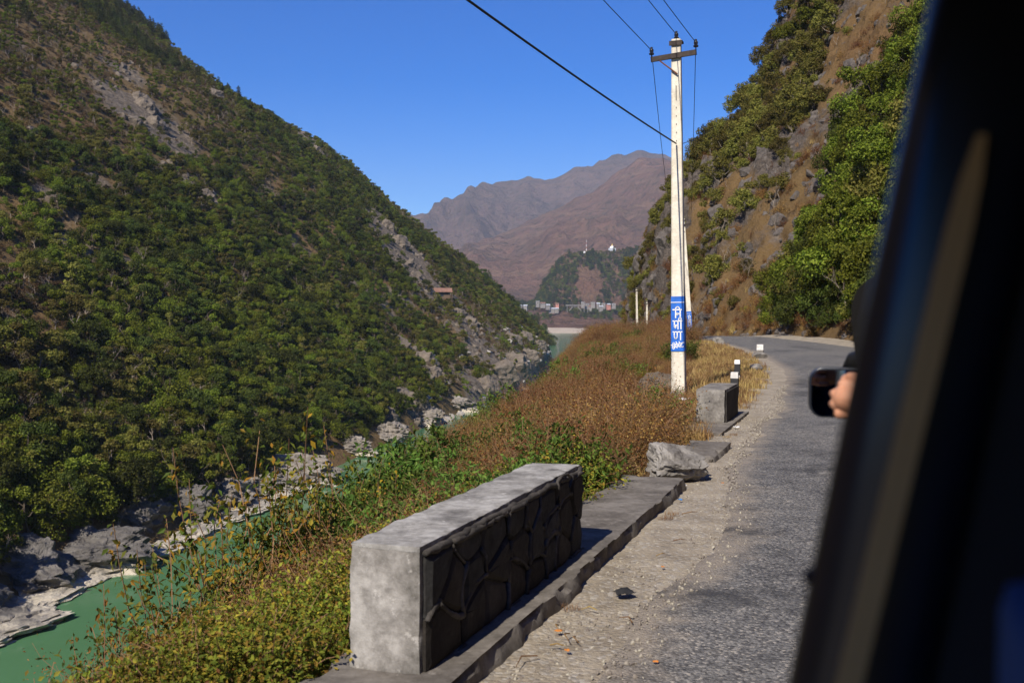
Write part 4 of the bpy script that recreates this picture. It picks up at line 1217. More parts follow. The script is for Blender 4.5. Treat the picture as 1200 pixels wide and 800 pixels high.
# ================================================================== ROCKS
import bmesh
_ico = {}
def ico(n):
    if n not in _ico:
        bm = bmesh.new(); bmesh.ops.create_icosphere(bm, subdivisions=n, radius=1.0)
        _ico[n] = (np.array([v.co[:] for v in bm.verts]), np.array([[v.index for v in f.verts] for f in bm.faces])); bm.free()
    return _ico[n]
def rock(name, seed, dims, mat, sub=4, cuts=12, rough=0.12, smooth=False, strata=0.0):
    rg_ = np.random.default_rng(seed)
    V, F = ico(sub); V = V.copy()
    for k in range(cuts):
        n = rg_.normal(0, 1, 3); n /= np.linalg.norm(n); d = rg_.uniform(0.55, 0.9)
        ex = np.maximum(V @ n - d, 0); V -= ex[:, None] * n[None] * 0.95
    o = seed * 1.7
    V = V * (1 + rough * (ridged(V[:, 0] * 1.5 + o, V[:, 1] * 1.5, V[:, 2] * 2.2, 4) + 0.6 * fbm(V[:, 0] * 5 + o, V[:, 1] * 5, V[:, 2] * 5, 3)))[:, None]
    if strata:
        ax = np.array([0.45, 0.35, 0.82]); q = V @ ax * 4.2 + 0.8 * fbm(V[:, 0] * 2 + o, V[:, 1] * 2, V[:, 2] * 2, 3)
        V = V * (1 + strata * (np.abs(q - np.floor(q) - 0.5) * 2 - 0.5) + 0.5 * strata * ridged(V[:, 0] * 7 + o, V[:, 1] * 7, V[:, 2] * 7, 3))[:, None]
    return npmesh(name, V * np.array(dims), F, [mat], smooth)
# big dark outcrops along the far bank (pixel columns give the spot on the real shore)
def shore(y, off, dz=0.0): return Vector((float(xb(y)) + off, y, -30 + dz))
for k, (y, off, dims, zr, mt, lb) in enumerate((
    (104, -7.0, (9, 11, 8.5), .3, 'rock_bank', 'dark grey bank outcrop farthest downstream, beside the pale ledge'),
    (118, -5.0, (8, 9, 8.0), .1, 'rock_bank', 'dark grey outcrop with an orange mossy top at the waterline'),
    (127, -4.0, (7.5, 8, 6.2), .6, 'rock_bank', 'rounded dark outcrop jutting into the green water'),
    (143, -6.5, (6, 7, 6.5), .2, 'rock_bank', 'grey outcrop behind the small grassy cove'),
    (153, -5.5, (6, 8, 7.5), .9, 'rock_bank', 'tall cracked grey outcrop upstream of the grassy cove'),
    (168, -5.0, (6, 8, 5.5), .4, 'rock_tan', 'brownish outcrop half hidden behind the saplings'),
    (180, -4.0, (6, 7, 4.5), .4, 'rock_tan', 'low brownish bank outcrop beside the big pale one'),
    (192, -4.0, (9, 9, 7.5), .2, 'rock_tan', 'big pale tan outcrop with hanging roots above the water'),
    (228, -4.0, (5, 7, 4.5), .8, 'rock_tan', 'small tan outcrop in the shaded gully mouth'),
    (255, -3.0, (5, 9, 5), .3, 'rock_tan', 'tan outcrop upstream of the shaded gully'),
    (292, -5.0, (7, 12, 7), .2, 'rock_tan', 'broad broken tan outcrop by the white boulders'),
    (330, -6.0, (8, 14, 8), .5, 'rock_tan', 'long tan outcrop behind the white boulders'))):
    link('rock_outcrop', rock('rock_outcrop', 300 + k, (dims[0], dims[1] * 1.1, dims[2] * .68), M[mt], 6, 26, 0.22, strata=.10), loc=shore(y, off, 1.0), rot=(0, 0, zr), label=lb, cat='rock')
# bleached shelf rocks at the waterline
rg = np.random.default_rng(5)
shelf = [rock('shelf_rock', 340 + k, (2.4, 4.6, 0.9), M['rock_bank'], 4, 10, 0.38) for k in range(4)]
yq = [97, 101, 105, 109, 112, 116, 120, 124, 128, 131, 134, 137, 140, 143, 146, 150, 155, 160, 165, 170, 176, 181, 186, 190, 194, 198]
for k, y in enumerate(yq):
    link('shelf_rock', shelf[k % 4], loc=shore(y, rg.uniform(0.3, 1.6), rg.uniform(-0.05, 0.3)), rot=(0, rg.uniform(-.1, .1), rg.uniform(-.6, .3)), scale=rg.uniform(0.7, 1.2),
         label='flat bleached rock at the waterline of the far bank', cat='rock', group='bleached rocks along the far waterline')
bld = [rock('boulder', 360 + k, (1.0, 0.9, 0.65), M['rock_pale'], 3, 9, 0.1) for k in range(4)]
for k in range(110):
    y = rg.uniform(290, 640); off = -rg.random() ** 1.5 * 22 + 3.0
    x = float(xb(y)) + off
    link('boulder', bld[k % 4], loc=(x, y, max(-30.0, float(ZL(x, y))) + 0.2), rot=(rg.uniform(-.3, .3), rg.uniform(-.3, .3), rg.uniform(0, 6.28)), scale=rg.uniform(0.6, 1.9),
         label='pale boulder in the bouldery narrows of the river', cat='boulder', group='pale boulders in the narrows')
# crags on the far slope
crag = [rock('crag', 380 + k, (3.2, 2.6, 3.0), M['rock_hill'], 4, 12, 0.22) for k in range(4)]
for k, (px, py, sc) in enumerate(((172, 130, 1.6), (160, 145, 1.4), (185, 150, 1.2), (165, 118, 1.0), (150, 88, .8), (240, 235, 1.0), (225, 222, .8), (455, 268, 1.5), (468, 288, 1.6), (480, 312, 1.6), (488, 326, 1.2), (398, 184, 1.5), (410, 190, 1.2), (355, 160, 1.3), (372, 180, 1.2), (255, 114, 1.1), (470, 405, 1.2), (460, 398, 1.0), (500, 425, 1.5), (508, 440, 1.3), (497, 445, 1.2), (540, 370, 1.5), (552, 378, 1.3), (600, 400, 1.5), (615, 398, 1.5), (630, 405, 1.4), (475, 470, 1.5), (490, 480, 1.6), (455, 490, 1.3), (585, 440, 2.0), (605, 430, 2.0), (620, 418, 1.8), (570, 455, 1.8), (300, 288, .8), (40, 158, .8), (95, 310, .7), (165, 320, .8))):
    p = hitL(px, py)
    if p is None: continue
    link('crag', crag[k % 4], loc=p + Vector((-0.5 * sc, 0.3, -0.6 * sc)), rot=(rg.uniform(-.3, .3), rg.uniform(-.3, .3), rg.uniform(0, 6.28)), scale=float(sc * rg.uniform(.9, 1.3)),
         label='grey crag breaking through the scrub across the river', cat='rock', group='grey crags across the river')
rubf = [bpy.data.objects.new('scree_source%d' % k, rock('scree', 440 + k, (1.0, .9, .8), M['rock_hill'], 2, 10, .25)) for k in range(3)]
items = []
for (p, r, st) in SCARS:
    if st < 1.1: continue
    for _ in range(int(2.2 * r)):
        a, q = rg.uniform(0, 6.28), r * math.sqrt(rg.random()) * .95
        x, y = p.x + q * math.cos(a), p.y + q * math.sin(a)
        if xb(y) - x < 1: continue
        items.append((x, y, float(ZL(x, y)) + .1, rg.uniform(0, 6), rg.uniform(0, 6), rg.uniform(0, 6), rg.uniform(.3, 1) ** 2 * 1.7, rg.integers(0, 3)))
scatter('scree', items, rubf, 'loose grey scree on the bare scars across the river', 'scree')
# ribs on the right-hand cliff
ribs = [rock('cliff_rock', 400 + k, (1.5, 1.4, 2.6), M['rock_cliff'], 4, 14, 0.22) for k in range(4)]
for k, (px, py, sc) in enumerate(((738, 330, 2.0), (742, 300, 1.9), (752, 310, 2.1), (762, 290, 2.0), (770, 320, 2.2), (735, 355, 1.7), (780, 300, 2.0), (758, 345, 2.0), (772, 260, 1.8), (783, 235, 1.7), (775, 215, 1.4), (895, 140, 1.9), (880, 150, 1.6), (910, 128, 1.7), (925, 140, 1.3), (860, 170, 1.4), (850, 205, 1.5), (835, 230, 1.5), (850, 255, 1.3), (838, 262, 1.4), (825, 200, 1.3), (870, 230, 1.2), (855, 285, 1.2), (870, 275, .9), (830, 290, 1.3), (815, 235, 1.4), (820, 175, 1.4), (935, 75, 1.0), (945, 135, 1.0), (890, 190, 1.1), (905, 215, 1.0), (872, 305, .7))):
    p = hitR(px, py)
    if p is None: continue
    link('cliff_rock', ribs[k % 4], loc=p + Vector((0.5 * sc, 0.2 * sc, -0.5)), rot=(rg.uniform(-.25, .25), rg.uniform(0.0, .4), rg.uniform(0, 6.28)), scale=float(sc * rg.uniform(0.55, .8)),
         label='dark jointed rock standing out of the cliff above the road', cat='rock', group='rocks jutting from the cliff')

rub = [bpy.data.objects.new('rubble_source%d' % k, rock('rubble', 420 + k, (.5, .45, .6), M['rock_cliff'], 2, 10, .2)) for k in range(3)]
items = []
for _ in range(4200):
    y = rg.uniform(60, 160); r = 32 * rg.random() ** 1.1; x = float(rgt(min(y, 158))) + FOOT + r
    k = float(rockR(np.array(x), np.array(y), np.array(r)))
    if float(fbm(x * .16, y * .16, 3.0, 3)) < 0.12 - 0.30 * k: continue
    items.append((x, y, float(ZR(x, y)) - .05, rg.uniform(0, 6), rg.uniform(0, 6), rg.uniform(0, 6), rg.uniform(.3, 1) ** 2 * (1.7 if k > .5 else .8), rg.integers(0, 3)))
scatter('rubble', items, rub, 'broken rock strewn over the face of the cutting', 'rubble')
# ================================================================== PARAPET, LEDGE, BLOCKS
def rbox(name, u0, u1, v0, v1, z0, z1, mat, seg=0.05, amp=0.008, chip=0.02, seed=0, parent=None, ragged=0.0, **k):
    """subdivided box in road coordinates with worn edges"""
    nu, nv, nz = [max(2, int((b - a) / seg)) for a, b in ((u0, u1), (v0, v1), (z0, z1))]
    bm = bmesh.new()
    idx = {}
    def vert(i, j, l):
        key = (i, j, l)
        if key not in idx:
            a, b, c = i / nu, j / nv, l / nz
            idx[key] = bm.verts.new((u0 + (u1 - u0) * a, v0 + (v1 - v0) * b, z0 + (z1 - z0) * c))
        return idx[key]
    for i in range(nu):
        for j in range(nv):
            for l, f in ((0, 1), (nz, 0)):
                q = [vert(i, j, l), vert(i + 1, j, l), vert(i + 1, j + 1, l), vert(i, j + 1, l)]
                bm.faces.new(q[::-1] if f else q)
    for i in range(nu):
        for l in range(nz):
            for j, f in ((0, 0), (nv, 1)):
                q = [vert(i, j, l), vert(i + 1, j, l), vert(i + 1, j, l + 1), vert(i, j, l + 1)]
                bm.faces.new(q[::-1] if f else q)
    for j in range(nv):
        for l in range(nz):
            for i, f in ((0, 1), (nu, 0)):
                q = [vert(i, j, l), vert(i, j + 1, l), vert(i, j + 1, l + 1), vert(i, j, l + 1)]
                bm.faces.new(q[::-1] if f else q)
    P = np.array([v.co[:] for v in bm.verts])
    c = np.array([(u0 + u1) / 2, (v0 + v1) / 2, (z0 + z1) / 2]); hs = np.array([(u1 - u0) / 2, (v1 - v0) / 2, (z1 - z0) / 2])
    q = (P - c)
    de = hs - np.abs(q)                                 # distance to each pair of faces
    srt = np.sort(de, axis=1)
    edge = np.clip(1 - srt[:, 1] / 0.03, 0, 1)          # near an edge
    nz_ = fbm(P[:, 0] * 7 + seed, P[:, 1] * 7, P[:, 2] * 7, 3)
    sgn = np.sign(q) * (de < 0.03)
    P = P - sgn * (chip * edge * np.clip(0.15 + 1.6 * nz_, 0, 2))[:, None]
    if ragged:
        P[:, 1] -= np.where(q[:, 1] > hs[1] * 0.99, ragged * np.clip(0.4 + ridged(P[:, 0] * 2.1 + seed, P[:, 2] * 4, 0.5, 4) + .5 * nz_, 0, 2), 0)
    dirn = q / hs; dirn = np.where(np.abs(dirn) > 0.999, np.sign(dirn), 0)
    P = P + dirn * (amp * fbm(P[:, 0] * 3 + seed, P[:, 1] * 3, P[:, 2] * 3 + 5, 4))[:, None]
    for v, p in zip(bm.verts, P):
        w_ = W(p[0], p[1]); v.co = (w_.x, w_.y, p[2])
    bmesh.ops.recalc_face_normals(bm, faces=bm.faces[:])
    me = bpy.data.meshes.new(name); bm.to_mesh(me); bm.free()
    me.materials.append(mat)
    for p in me.polygons: p.use_smooth = True
    me.set_sharp_from_angle(angle=R_(32))
    return link(name, me, parent, **k)

rbox('plinth', -1.0, 10.55, -2.50, -1.79, -0.35, 0.13, M['ledge'], 0.05, 0.012, 0.04, 3, ragged=0.05, label='long low concrete ledge under the parapet wall', cat='ledge')
wall = link('parapet_wall', None, label='grey plastered stone parapet wall with a masonry road face coloured dark for shade', cat='wall')
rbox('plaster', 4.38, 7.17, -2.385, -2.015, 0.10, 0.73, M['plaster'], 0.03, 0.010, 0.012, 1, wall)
rbox('cap', 4.378, 7.172, -2.387, -2.013, 0.716, 0.738, M['plaster_top_lit'], 0.03, 0.010, 0.010, 1, wall)  # added top layer, paler than the wall to brighten the top by colour
# masonry face, its shade put into near-black colour: stones between raised ribbon joints
rg = np.random.default_rng(42)
seeds = []
for i in range(8):
    for j in range(3):
        seeds.append((4.45 + (i + 0.5 + rg.uniform(-.33, .33) + 0.25 * (j % 2)) * 0.345, 0.14 + (j + 0.5 + rg.uniform(-.28, .28)) * 0.195))
def clip(poly, a, b, c):
    """keep a*x+b*y<=c"""
    out = []
    for i in range(len(poly)):
        p, q = poly[i], poly[(i + 1) % len(poly)]
        dp, dq = a * p[0] + b * p[1] - c, a * q[0] + b * q[1] - c
        if dp <= 0: out.append(p)
        if dp * dq < 0:
            t = dp / (dp - dq); out.append((p[0] + (q[0] - p[0]) * t, p[1] + (q[1] - p[1]) * t))
    return out
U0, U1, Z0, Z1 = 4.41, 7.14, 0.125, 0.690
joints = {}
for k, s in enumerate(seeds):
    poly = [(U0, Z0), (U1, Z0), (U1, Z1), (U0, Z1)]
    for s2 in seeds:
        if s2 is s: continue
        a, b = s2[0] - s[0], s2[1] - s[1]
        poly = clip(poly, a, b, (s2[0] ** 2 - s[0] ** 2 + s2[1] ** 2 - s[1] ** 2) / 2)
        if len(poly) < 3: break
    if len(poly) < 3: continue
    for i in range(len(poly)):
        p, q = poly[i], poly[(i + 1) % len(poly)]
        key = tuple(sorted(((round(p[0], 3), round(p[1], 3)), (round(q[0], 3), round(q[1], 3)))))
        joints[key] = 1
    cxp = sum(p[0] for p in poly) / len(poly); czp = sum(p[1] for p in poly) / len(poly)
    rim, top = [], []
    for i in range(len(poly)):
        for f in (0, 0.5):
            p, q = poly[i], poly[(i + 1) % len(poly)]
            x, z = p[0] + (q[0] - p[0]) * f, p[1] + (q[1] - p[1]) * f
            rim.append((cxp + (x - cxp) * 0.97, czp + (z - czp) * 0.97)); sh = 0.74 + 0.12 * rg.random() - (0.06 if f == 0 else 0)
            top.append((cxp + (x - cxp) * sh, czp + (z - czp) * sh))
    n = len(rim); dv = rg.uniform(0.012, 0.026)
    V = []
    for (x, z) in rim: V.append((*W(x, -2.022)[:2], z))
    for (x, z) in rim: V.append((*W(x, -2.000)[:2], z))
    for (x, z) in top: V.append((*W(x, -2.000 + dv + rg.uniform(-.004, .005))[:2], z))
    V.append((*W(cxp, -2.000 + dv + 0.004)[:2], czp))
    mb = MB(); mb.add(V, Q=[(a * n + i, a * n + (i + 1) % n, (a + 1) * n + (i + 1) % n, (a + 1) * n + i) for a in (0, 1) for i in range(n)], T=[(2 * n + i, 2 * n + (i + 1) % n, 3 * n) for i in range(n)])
    mb.build('stone', M[('stone_shade_black', 'stone_shade_brown', 'stone_shade_grey')[int(rg.integers(0, 3))]], wall)
mb = MB()
for (p, q) in joints:
    L = math.hypot(p[0] - q[0], p[1] - q[1])
    if L < 0.03: continue
    if (abs(p[0] - U0) < .005 and abs(q[0] - U0) < .005) or (abs(p[0] - U1) < .005 and abs(q[0] - U1) < .005): continue
    if rg.random() < 0.36: continue
    n = max(3, int(L / 0.04)); pts = []
    bx, bz = rg.normal(0, 0.03, 2); rw = rg.uniform(0.009, 0.018)
    for t in np.linspace(-0.04, 1.04, n):
        b_ = math.sin(math.pi * min(max(t, 0), 1))
        pts.append((*W(p[0] + (q[0] - p[0]) * t + b_ * bx + rg.normal(0, .004), -1.986 + rg.uniform(-.004, .004))[:2], p[1] + (q[1] - p[1]) * t + b_ * bz + rg.normal(0, .004)))
    mb.tube(pts, [rw * (1 + rg.uniform(-.25, .3)) for _ in pts], 6)
mb.build('mortar_joint', M['mortar_shade'], wall, smooth=True)
mb = MB()
for (ua, ub) in ((4.40, 7.15),):
    n = 46; pts = [(*W(ua + (ub - ua) * t, -1.999 + rg.uniform(-.006, .006))[:2], 0.700 + rg.normal(0, .006)) for t in np.linspace(0, 1, n)]
    mb.tube(pts, [0.020 + rg.uniform(-.005, .004) for _ in pts], 6)
mb.build('cornice', M['mortar_shade'], wall, smooth=True)

# broken lump, slabs, small block
o = link('broken_concrete', rock('broken_concrete', 501, (0.34, 0.44, 0.21), M['plaster_old'], 5, 14, 0.22), loc=W(11.0, -2.06, 0.20), rot=(0.05, 0.08, ROADROT), label='broken grey lump of masonry at the end of the ledge', cat='rubble')
rbox('concrete_slab', 12.4, 13.9, -2.35, -1.80, -0.15, 0.10, M['ledge'], 0.07, 0.012, 0.05, 7, label='worn flat slab beyond the broken lump', cat='slab')
rbox('concrete_slab', 15.2, 18.6, -2.85, -2.10, -0.15, 0.075, M['ledge'], 0.09, 0.012, 0.04, 8, label='flat footing slab under the small parapet block', cat='slab')
blk = link('parapet_block', None, label='short square parapet block with a road face coloured dark for shade', cat='wall')
rbox('plaster', 16.5, 18.1, -2.70, -2.245, 0.05, 0.60, M['plaster_old'], 0.06, 0.007, 0.025, 9, blk)
rbox('road_face', 16.54, 18.06, -2.246, -2.215, 0.06, 0.565, M['stone_shade_black'], 0.06, 0.012, 0.01, 10, blk)  # dark sheet on the road side, its shade put into the colour

def post(u, v, h, wdt, bands, label, name='marker_post', lean=0.0):
    e = link(name, None, label=label, cat='post', loc=W(u, v, 0.0), rot=(lean, lean * .5, ROADROT))
    z = -0.15
    for zt, mt in bands:
        mb = MB(); z1 = zt * h
        tp = 0.0 if zt < 1 else 0.006
        w2 = wdt / 2
        mb.hexa([(-w2, -w2, z), (w2, -w2, z), (w2, w2, z), (-w2, w2, z)], [(-w2 + tp, -w2 + tp, z1), (w2 - tp, -w2 + tp, z1), (w2 - tp, w2 - tp, z1), (-w2 + tp, w2 - tp, z1)])
        mb.build('band', M[mt], e, bevel=0.006); z = z1
    return e
post(21.8, -2.76, 0.58, 0.16, ((0.25, 'whitewash'), (0.78, 'black_paint'), (1.0, 'whitewash')), 'weathered marker post close behind the small parapet block')
post(28.2, -3.50, 0.54, 0.15, ((0.22, 'white'), (0.8, 'black_paint'), (1.0, 'white')), 'black marker post with white top and bottom')
post(44.3, -4.55, 0.46, 0.28, ((0.5, 'plaster_old'), (1.0, 'whitewash')), 'stubby white topped kerb block at the start of the bend', 'kerb_block')
link('stone', rock('stone', 520, (.22, .2, .15), M['plaster_old'], 3), loc=W(32.5, -3.45, .08), label='small grey stone at the road edge beyond the black post', cat='stone')
link('stone', rock('stone', 521, (.35, .3, .2), M['plaster_old'], 3), loc=W(41.5, -4.35, .08), label='grey stone lying beside the white topped kerb block', cat='stone')
link('stone', rock('stone', 522, (.4, .3, .28), M['plaster_old'], 3), loc=W(60.5, -8.6, .1), label='grey stone far off where the road bends behind the pole', cat='stone')
link('boulder', rock('boulder', 523, (.62, .5, .48), M['rock_hill'], 4, 12, .12), loc=at(775, 452, 24.6) + Vector((0, 0, -.05)), rot=(0, 0, .4), label='weathered boulder in dry grass beside the near pole', cat='boulder')
link('stone', rock('stone', 524, (.12, .09, .07), M['plaster_old'], 3), loc=at(788, 462, 22), label='small grey stone at the foot of the near pole', cat='stone')

# ================================================================== POLES AND WIRES
def ribbon(mb, pts, wd, y, dep=0.004):
    """flat painted stroke on the plane y, in x,z"""
    P = np.array(pts, float)
    for a, b in zip(P[:-1], P[1:]):
        d = b - a; L = np.hypot(*d)
        if L < 1e-6: continue
        d /= L; n = np.array([-d[1], d[0]]) * wd / 2; a2 = a - d * wd * 0.35; b2 = b + d * wd * 0.35
        q = [a2 + n, a2 - n, b2 - n, b2 + n]
        mb.prism([(p[0], y, p[1]) for p in q], (0, -dep, 0))
arc = lambda cx, cz, rx_, rz_, a0, a1, n=7: [(cx + rx_ * math.cos(R_(t)), cz + rz_ * math.sin(R_(t))) for t in np.linspace(a0, a1, n)]
GLY = [  # strokes in a unit box, painted letters down the band
    [[(-0.05, .78), (1.0, .78)], [(.28, .78), (.28, 0)], arc(.52, .80, .26, .26, 175, 5), [(.84, .78), (.84, 0)], [(.46, .40), (.84, .40)], arc(.47, .36, .07, .09, 0, 360)],
    [[(-0.05, .78), (1.05, .78)], [(.12, .78), (.12, .25)], [(.12, .25), (.24, .10), (.30, .22), (.12, .30)], [(.12, .36), (.56, .36)], [(.56, .78), (.56, 0)], [(.92, .78), (.92, 0)], arc(.80, .95, .15, .16, 200, -60)],
    [[(-0.05, .78), (1.05, .78)], [(.10, .78), (.10, .40)], arc(.28, .40, .18, .28, 180, 360), [(.46, .40), (.46, .78)], [(.86, .78), (.86, 0)]],
]
SCRIPT = [[(-.1, .62), (1.1, 1.0)], [(.02, .62), (.02, .2), (.12, .05)], arc(.15, .80, .10, .16, 180, 20), [(.2, .70), (.2, .12)], [(.05, .35), (.2, .42)], [(.34, .74), (.30, .30), (.46, .36)], [(.46, .80), (.46, .2)], [(.46, .80), (.36, 1.1)], [(.60, .84), (.56, .4), (.74, .46)], [(.74, .88), (.74, .3)], [(.74, .88), (.64, 1.12)], arc(.94, .55, .12, .20, 130, 330), [(.9, .92), (.9, .72)]]
SH = []
def pole(x, y, z0, lean, rz, full, label, h=8.12, sc=1.0):
    e = link('utility_pole', None, label=label, cat='pole', loc=(x, y, z0), rot=(lean[0], lean[1], rz), group='concrete utility poles', scale=sc)
    if not SH:
        mb = MB()
        a, b, c, d = 0.163, 0.12, 0.105, 0.08
        n = 10; V = []
        for i in range(n + 1):
            t = i / n; w_ = a + (c - a) * t; dd = b + (d - b) * t; zz_ = -0.6 + (h + 0.6) * t; ch = 0.018
            for (sx, sy) in ((-1, -1), (1, -1), (1, 1), (-1, 1)):
                V += [(sx * (w_ - (ch if sx * sy > 0 else 0)), sy * (dd - (0 if sx * sy > 0 else ch)), zz_), (sx * (w_ - (0 if sx * sy > 0 else ch)), sy * (dd - (ch if sx * sy > 0 else 0)), zz_)]
        Q = [(i * 8 + k, i * 8 + (k + 1) % 8, (i + 1) * 8 + (k + 1) % 8, (i + 1) * 8 + k) for i in range(n) for k in range(8)]
        mb.add(V, Q=Q, P=[list(range(n * 8, n * 8 + 8))])
        SH.append(mb.mesh('shaft', M['pole']))
    link('shaft', SH[0], e)
    hw = lambda z: 0.163 - 0.058 * (z + 0.6) / (h + 0.6)
    hd = lambda z: 0.12 - 0.04 * (z + 0.6) / (h + 0.6)
    if full:
        zb0, zb1 = 0.96, 2.22
        mb = MB(); p = 0.004
        mb.hexa([(-hw(zb0) - p, -hd(zb0) - p, zb0), (hw(zb0) + p, -hd(zb0) - p, zb0), (hw(zb0) + p, hd(zb0) + p, zb0), (-hw(zb0) - p, hd(zb0) + p, zb0)],
                [(-hw(zb1) - p, -hd(zb1) - p, zb1), (hw(zb1) + p, -hd(zb1) - p, zb1), (hw(zb1) + p, hd(zb1) + p, zb1), (-hw(zb1) - p, hd(zb1) + p, zb1)])
        mb.build('painted_band', M['blue'], e)
        yf = -hd(zb0) - 0.003
        mb = MB(); mb.box(-hw(2.1) - .006, hw(2.1) + .006, yf - .004, yf + .03, 2.075, 2.092); mb.build('band_line', M['white'], e)
        for gi, (zc, s) in enumerate(((1.73, 0.235), (1.47, 0.235), (1.22, 0.235))):
            mb = MB()
            for st in GLY[gi]: ribbon(mb, [(-0.095 + x_ * 0.19, zc + z_ * s) for x_, z_ in st], 0.026, yf)
            mb.build('letter', M['white'], e)
        mb = MB()
        for st in SCRIPT: ribbon(mb, [(-0.125 + x_ * 0.245, 1.0 + z_ * 0.16) for x_, z_ in st], 0.019, yf)
        mb.build('letter', M['white'], e)
        if full == 2:
            for z in list(np.arange(5.6, 6.7, 0.19)) + [7.35]:
                mb = MB(); mb.box(-0.006, 0.006, -hd(z) - .003, -hd(z) + .02, z - .012, z + .012); mb.build('bolt_hole', M['black_paint'], e)
            mb = MB(); mb.box(-0.006, 0.006, -hd(6.85) - .003, -hd(6.85) + .02, 6.72, 7.05); mb.build('slot', M['black_paint'], e)
    # cross-arm: a channel iron with its brace, and pins with insulators
    tilt = 0.12
    mb = MB(); zc = 7.72
    mb.box(-0.53, 0.53, -hd(zc) - 0.055, -hd(zc) - 0.045, zc - 0.05, zc + 0.05); mb.box(-0.53, 0.53, -hd(zc) - 0.056, -hd(zc) - 0.002, zc + 0.05, zc + 0.058); mb.box(-0.53, 0.53, -hd(zc) - 0.056, -hd(zc) - 0.002, zc - 0.058, zc - 0.05)
    ca = mb.build('cross_arm', M['iron'], e); ca.rotation_euler = (0, -tilt * .6, 0); ca.location = (-0.045 - 7.72 * math.sin(tilt * .6) * -1 - .0, 0, 7.72 * (1 - math.cos(tilt * .6)))
    mb = MB(); mb.tube([(-0.36, -hd(zc) - .05, zc - .09), (0.04, -hd(zc) - .03, zc - 0.42)], 0.018, 6); mb.build('brace', M['rust'], e)
    mb = MB(); mb.box(-0.15, 0.15, -0.10, 0.10, 8.02, 8.07); mb.box(-0.15, 0.15, -0.105, -0.095, 7.96, 8.02); mb.build('top_bracket', M['iron'], e)
    for (ix, iz) in ((-0.56, 7.74), (0.0, 8.07), (0.46, 7.82)):
        mb = MB(); iy = -0.09 if ix else 0.0
        mb.lathe([(0.012, 0), (0.012, 0.07), (0.055, 0.06), (0.06, 0.09), (0.035, 0.11), (0.05, 0.14), (0.045, 0.18), (0.025, 0.20), (0.03, 0.23), (0.0, 0.24)], 12, (ix, iy, iz))
        mb.build('insulator', M['insulator'], e, smooth=True)
    return e
P1 = Vector((3.87, 23.7, -0.02))
p1 = pole(P1.x, P1.y, P1.z, (0.0, -0.012), ROADROT, 2, 'white concrete pole with a blue lettered band beside the boulder')
P2 = Vector((11.45, 65.5, -0.35))
p2 = pole(P2.x, P2.y, P2.z, (0.0, -0.066), ROADROT * 0.3, 1, 'leaning white concrete pole with a blue band at the bend')
P3 = Vector((13.6, 112.0, -3.0)); P4 = Vector((14.4, 112.0, -3.0))
P3 = at(747, 400, 112); P3.z = -1.6; P4 = at(758, 400, 118); P4.z = -2.8
p3 = pole(P3.x, P3.y, P3.z, (0, -0.02), 0.2, 0, 'plain grey pole standing before the dark cliff', sc=0.74)
p4 = pole(P4.x, P4.y, P4.z, (0, 0.0), 0.2, 0, 'shorter plain pole before the dark cliff', sc=0.72)
bpy.context.view_layer.update()
def tipof(p, ix, iz): return p.matrix_world @ Vector((ix, -0.09 if ix else 0, iz + 0.16))
def wire(a, b, sag, r, label, n=26, group='overhead wires'):
    a, b = np.array(a), np.array(b)
    t = np.linspace(0, 1, n)[:, None]
    P = a * (1 - t) + b * t; P[:, 2] -= sag * 4 * t[:, 0] * (1 - t[:, 0])
    mb = MB(); mb.tube(P, r, 6)
    return mb.build('overhead_wire', M['cable'], label=label, cat='wire', group=group, smooth=True)
back = Vector((-0.372, -1.0, 0)) * 34
for k, (ix, iz, nm) in enumerate(((-0.56, 7.74, 'left arm end'), (0.0, 8.07, 'top bracket'), (0.46, 7.82, 'right arm end'))):
    a = tipof(p1, ix, iz)
    wire(a, a + back + Vector((0, 0, 0.6)), 0.25, 0.009, 'bare wire from the %s of the near pole overhead' % nm)
    wire(a, tipof(p2, ix, iz), 0.9, 0.008, 'bare wire from the %s of the near pole to the leaning pole' % nm)
    wire(tipof(p2, ix, iz), tipof(p3, ix, iz), 0.8, 0.008, 'bare wire running on from the leaning pole past the cliff', group='wires past the cliff')
a = p1.matrix_world @ Vector((0.0, -0.12, 5.72))
wire(a, a + Vector((-0.40, -1.0, 0.03)) * 32, 0.35, 0.017, 'thick black cable tied midway up the near pole', group='thick cable')
a2 = p1.matrix_world @ Vector((0.02, 0.1, 5.72))
hh = hitR(872, 106) or Vector((24, 100, 24))
wire(a2, p2.matrix_world @ Vector((0.3, 0, 7.2)) + Vector((4, 10, 9)), 0.2, 0.008, 'thin cable from the near pole up to the cutting', group='thin cable')

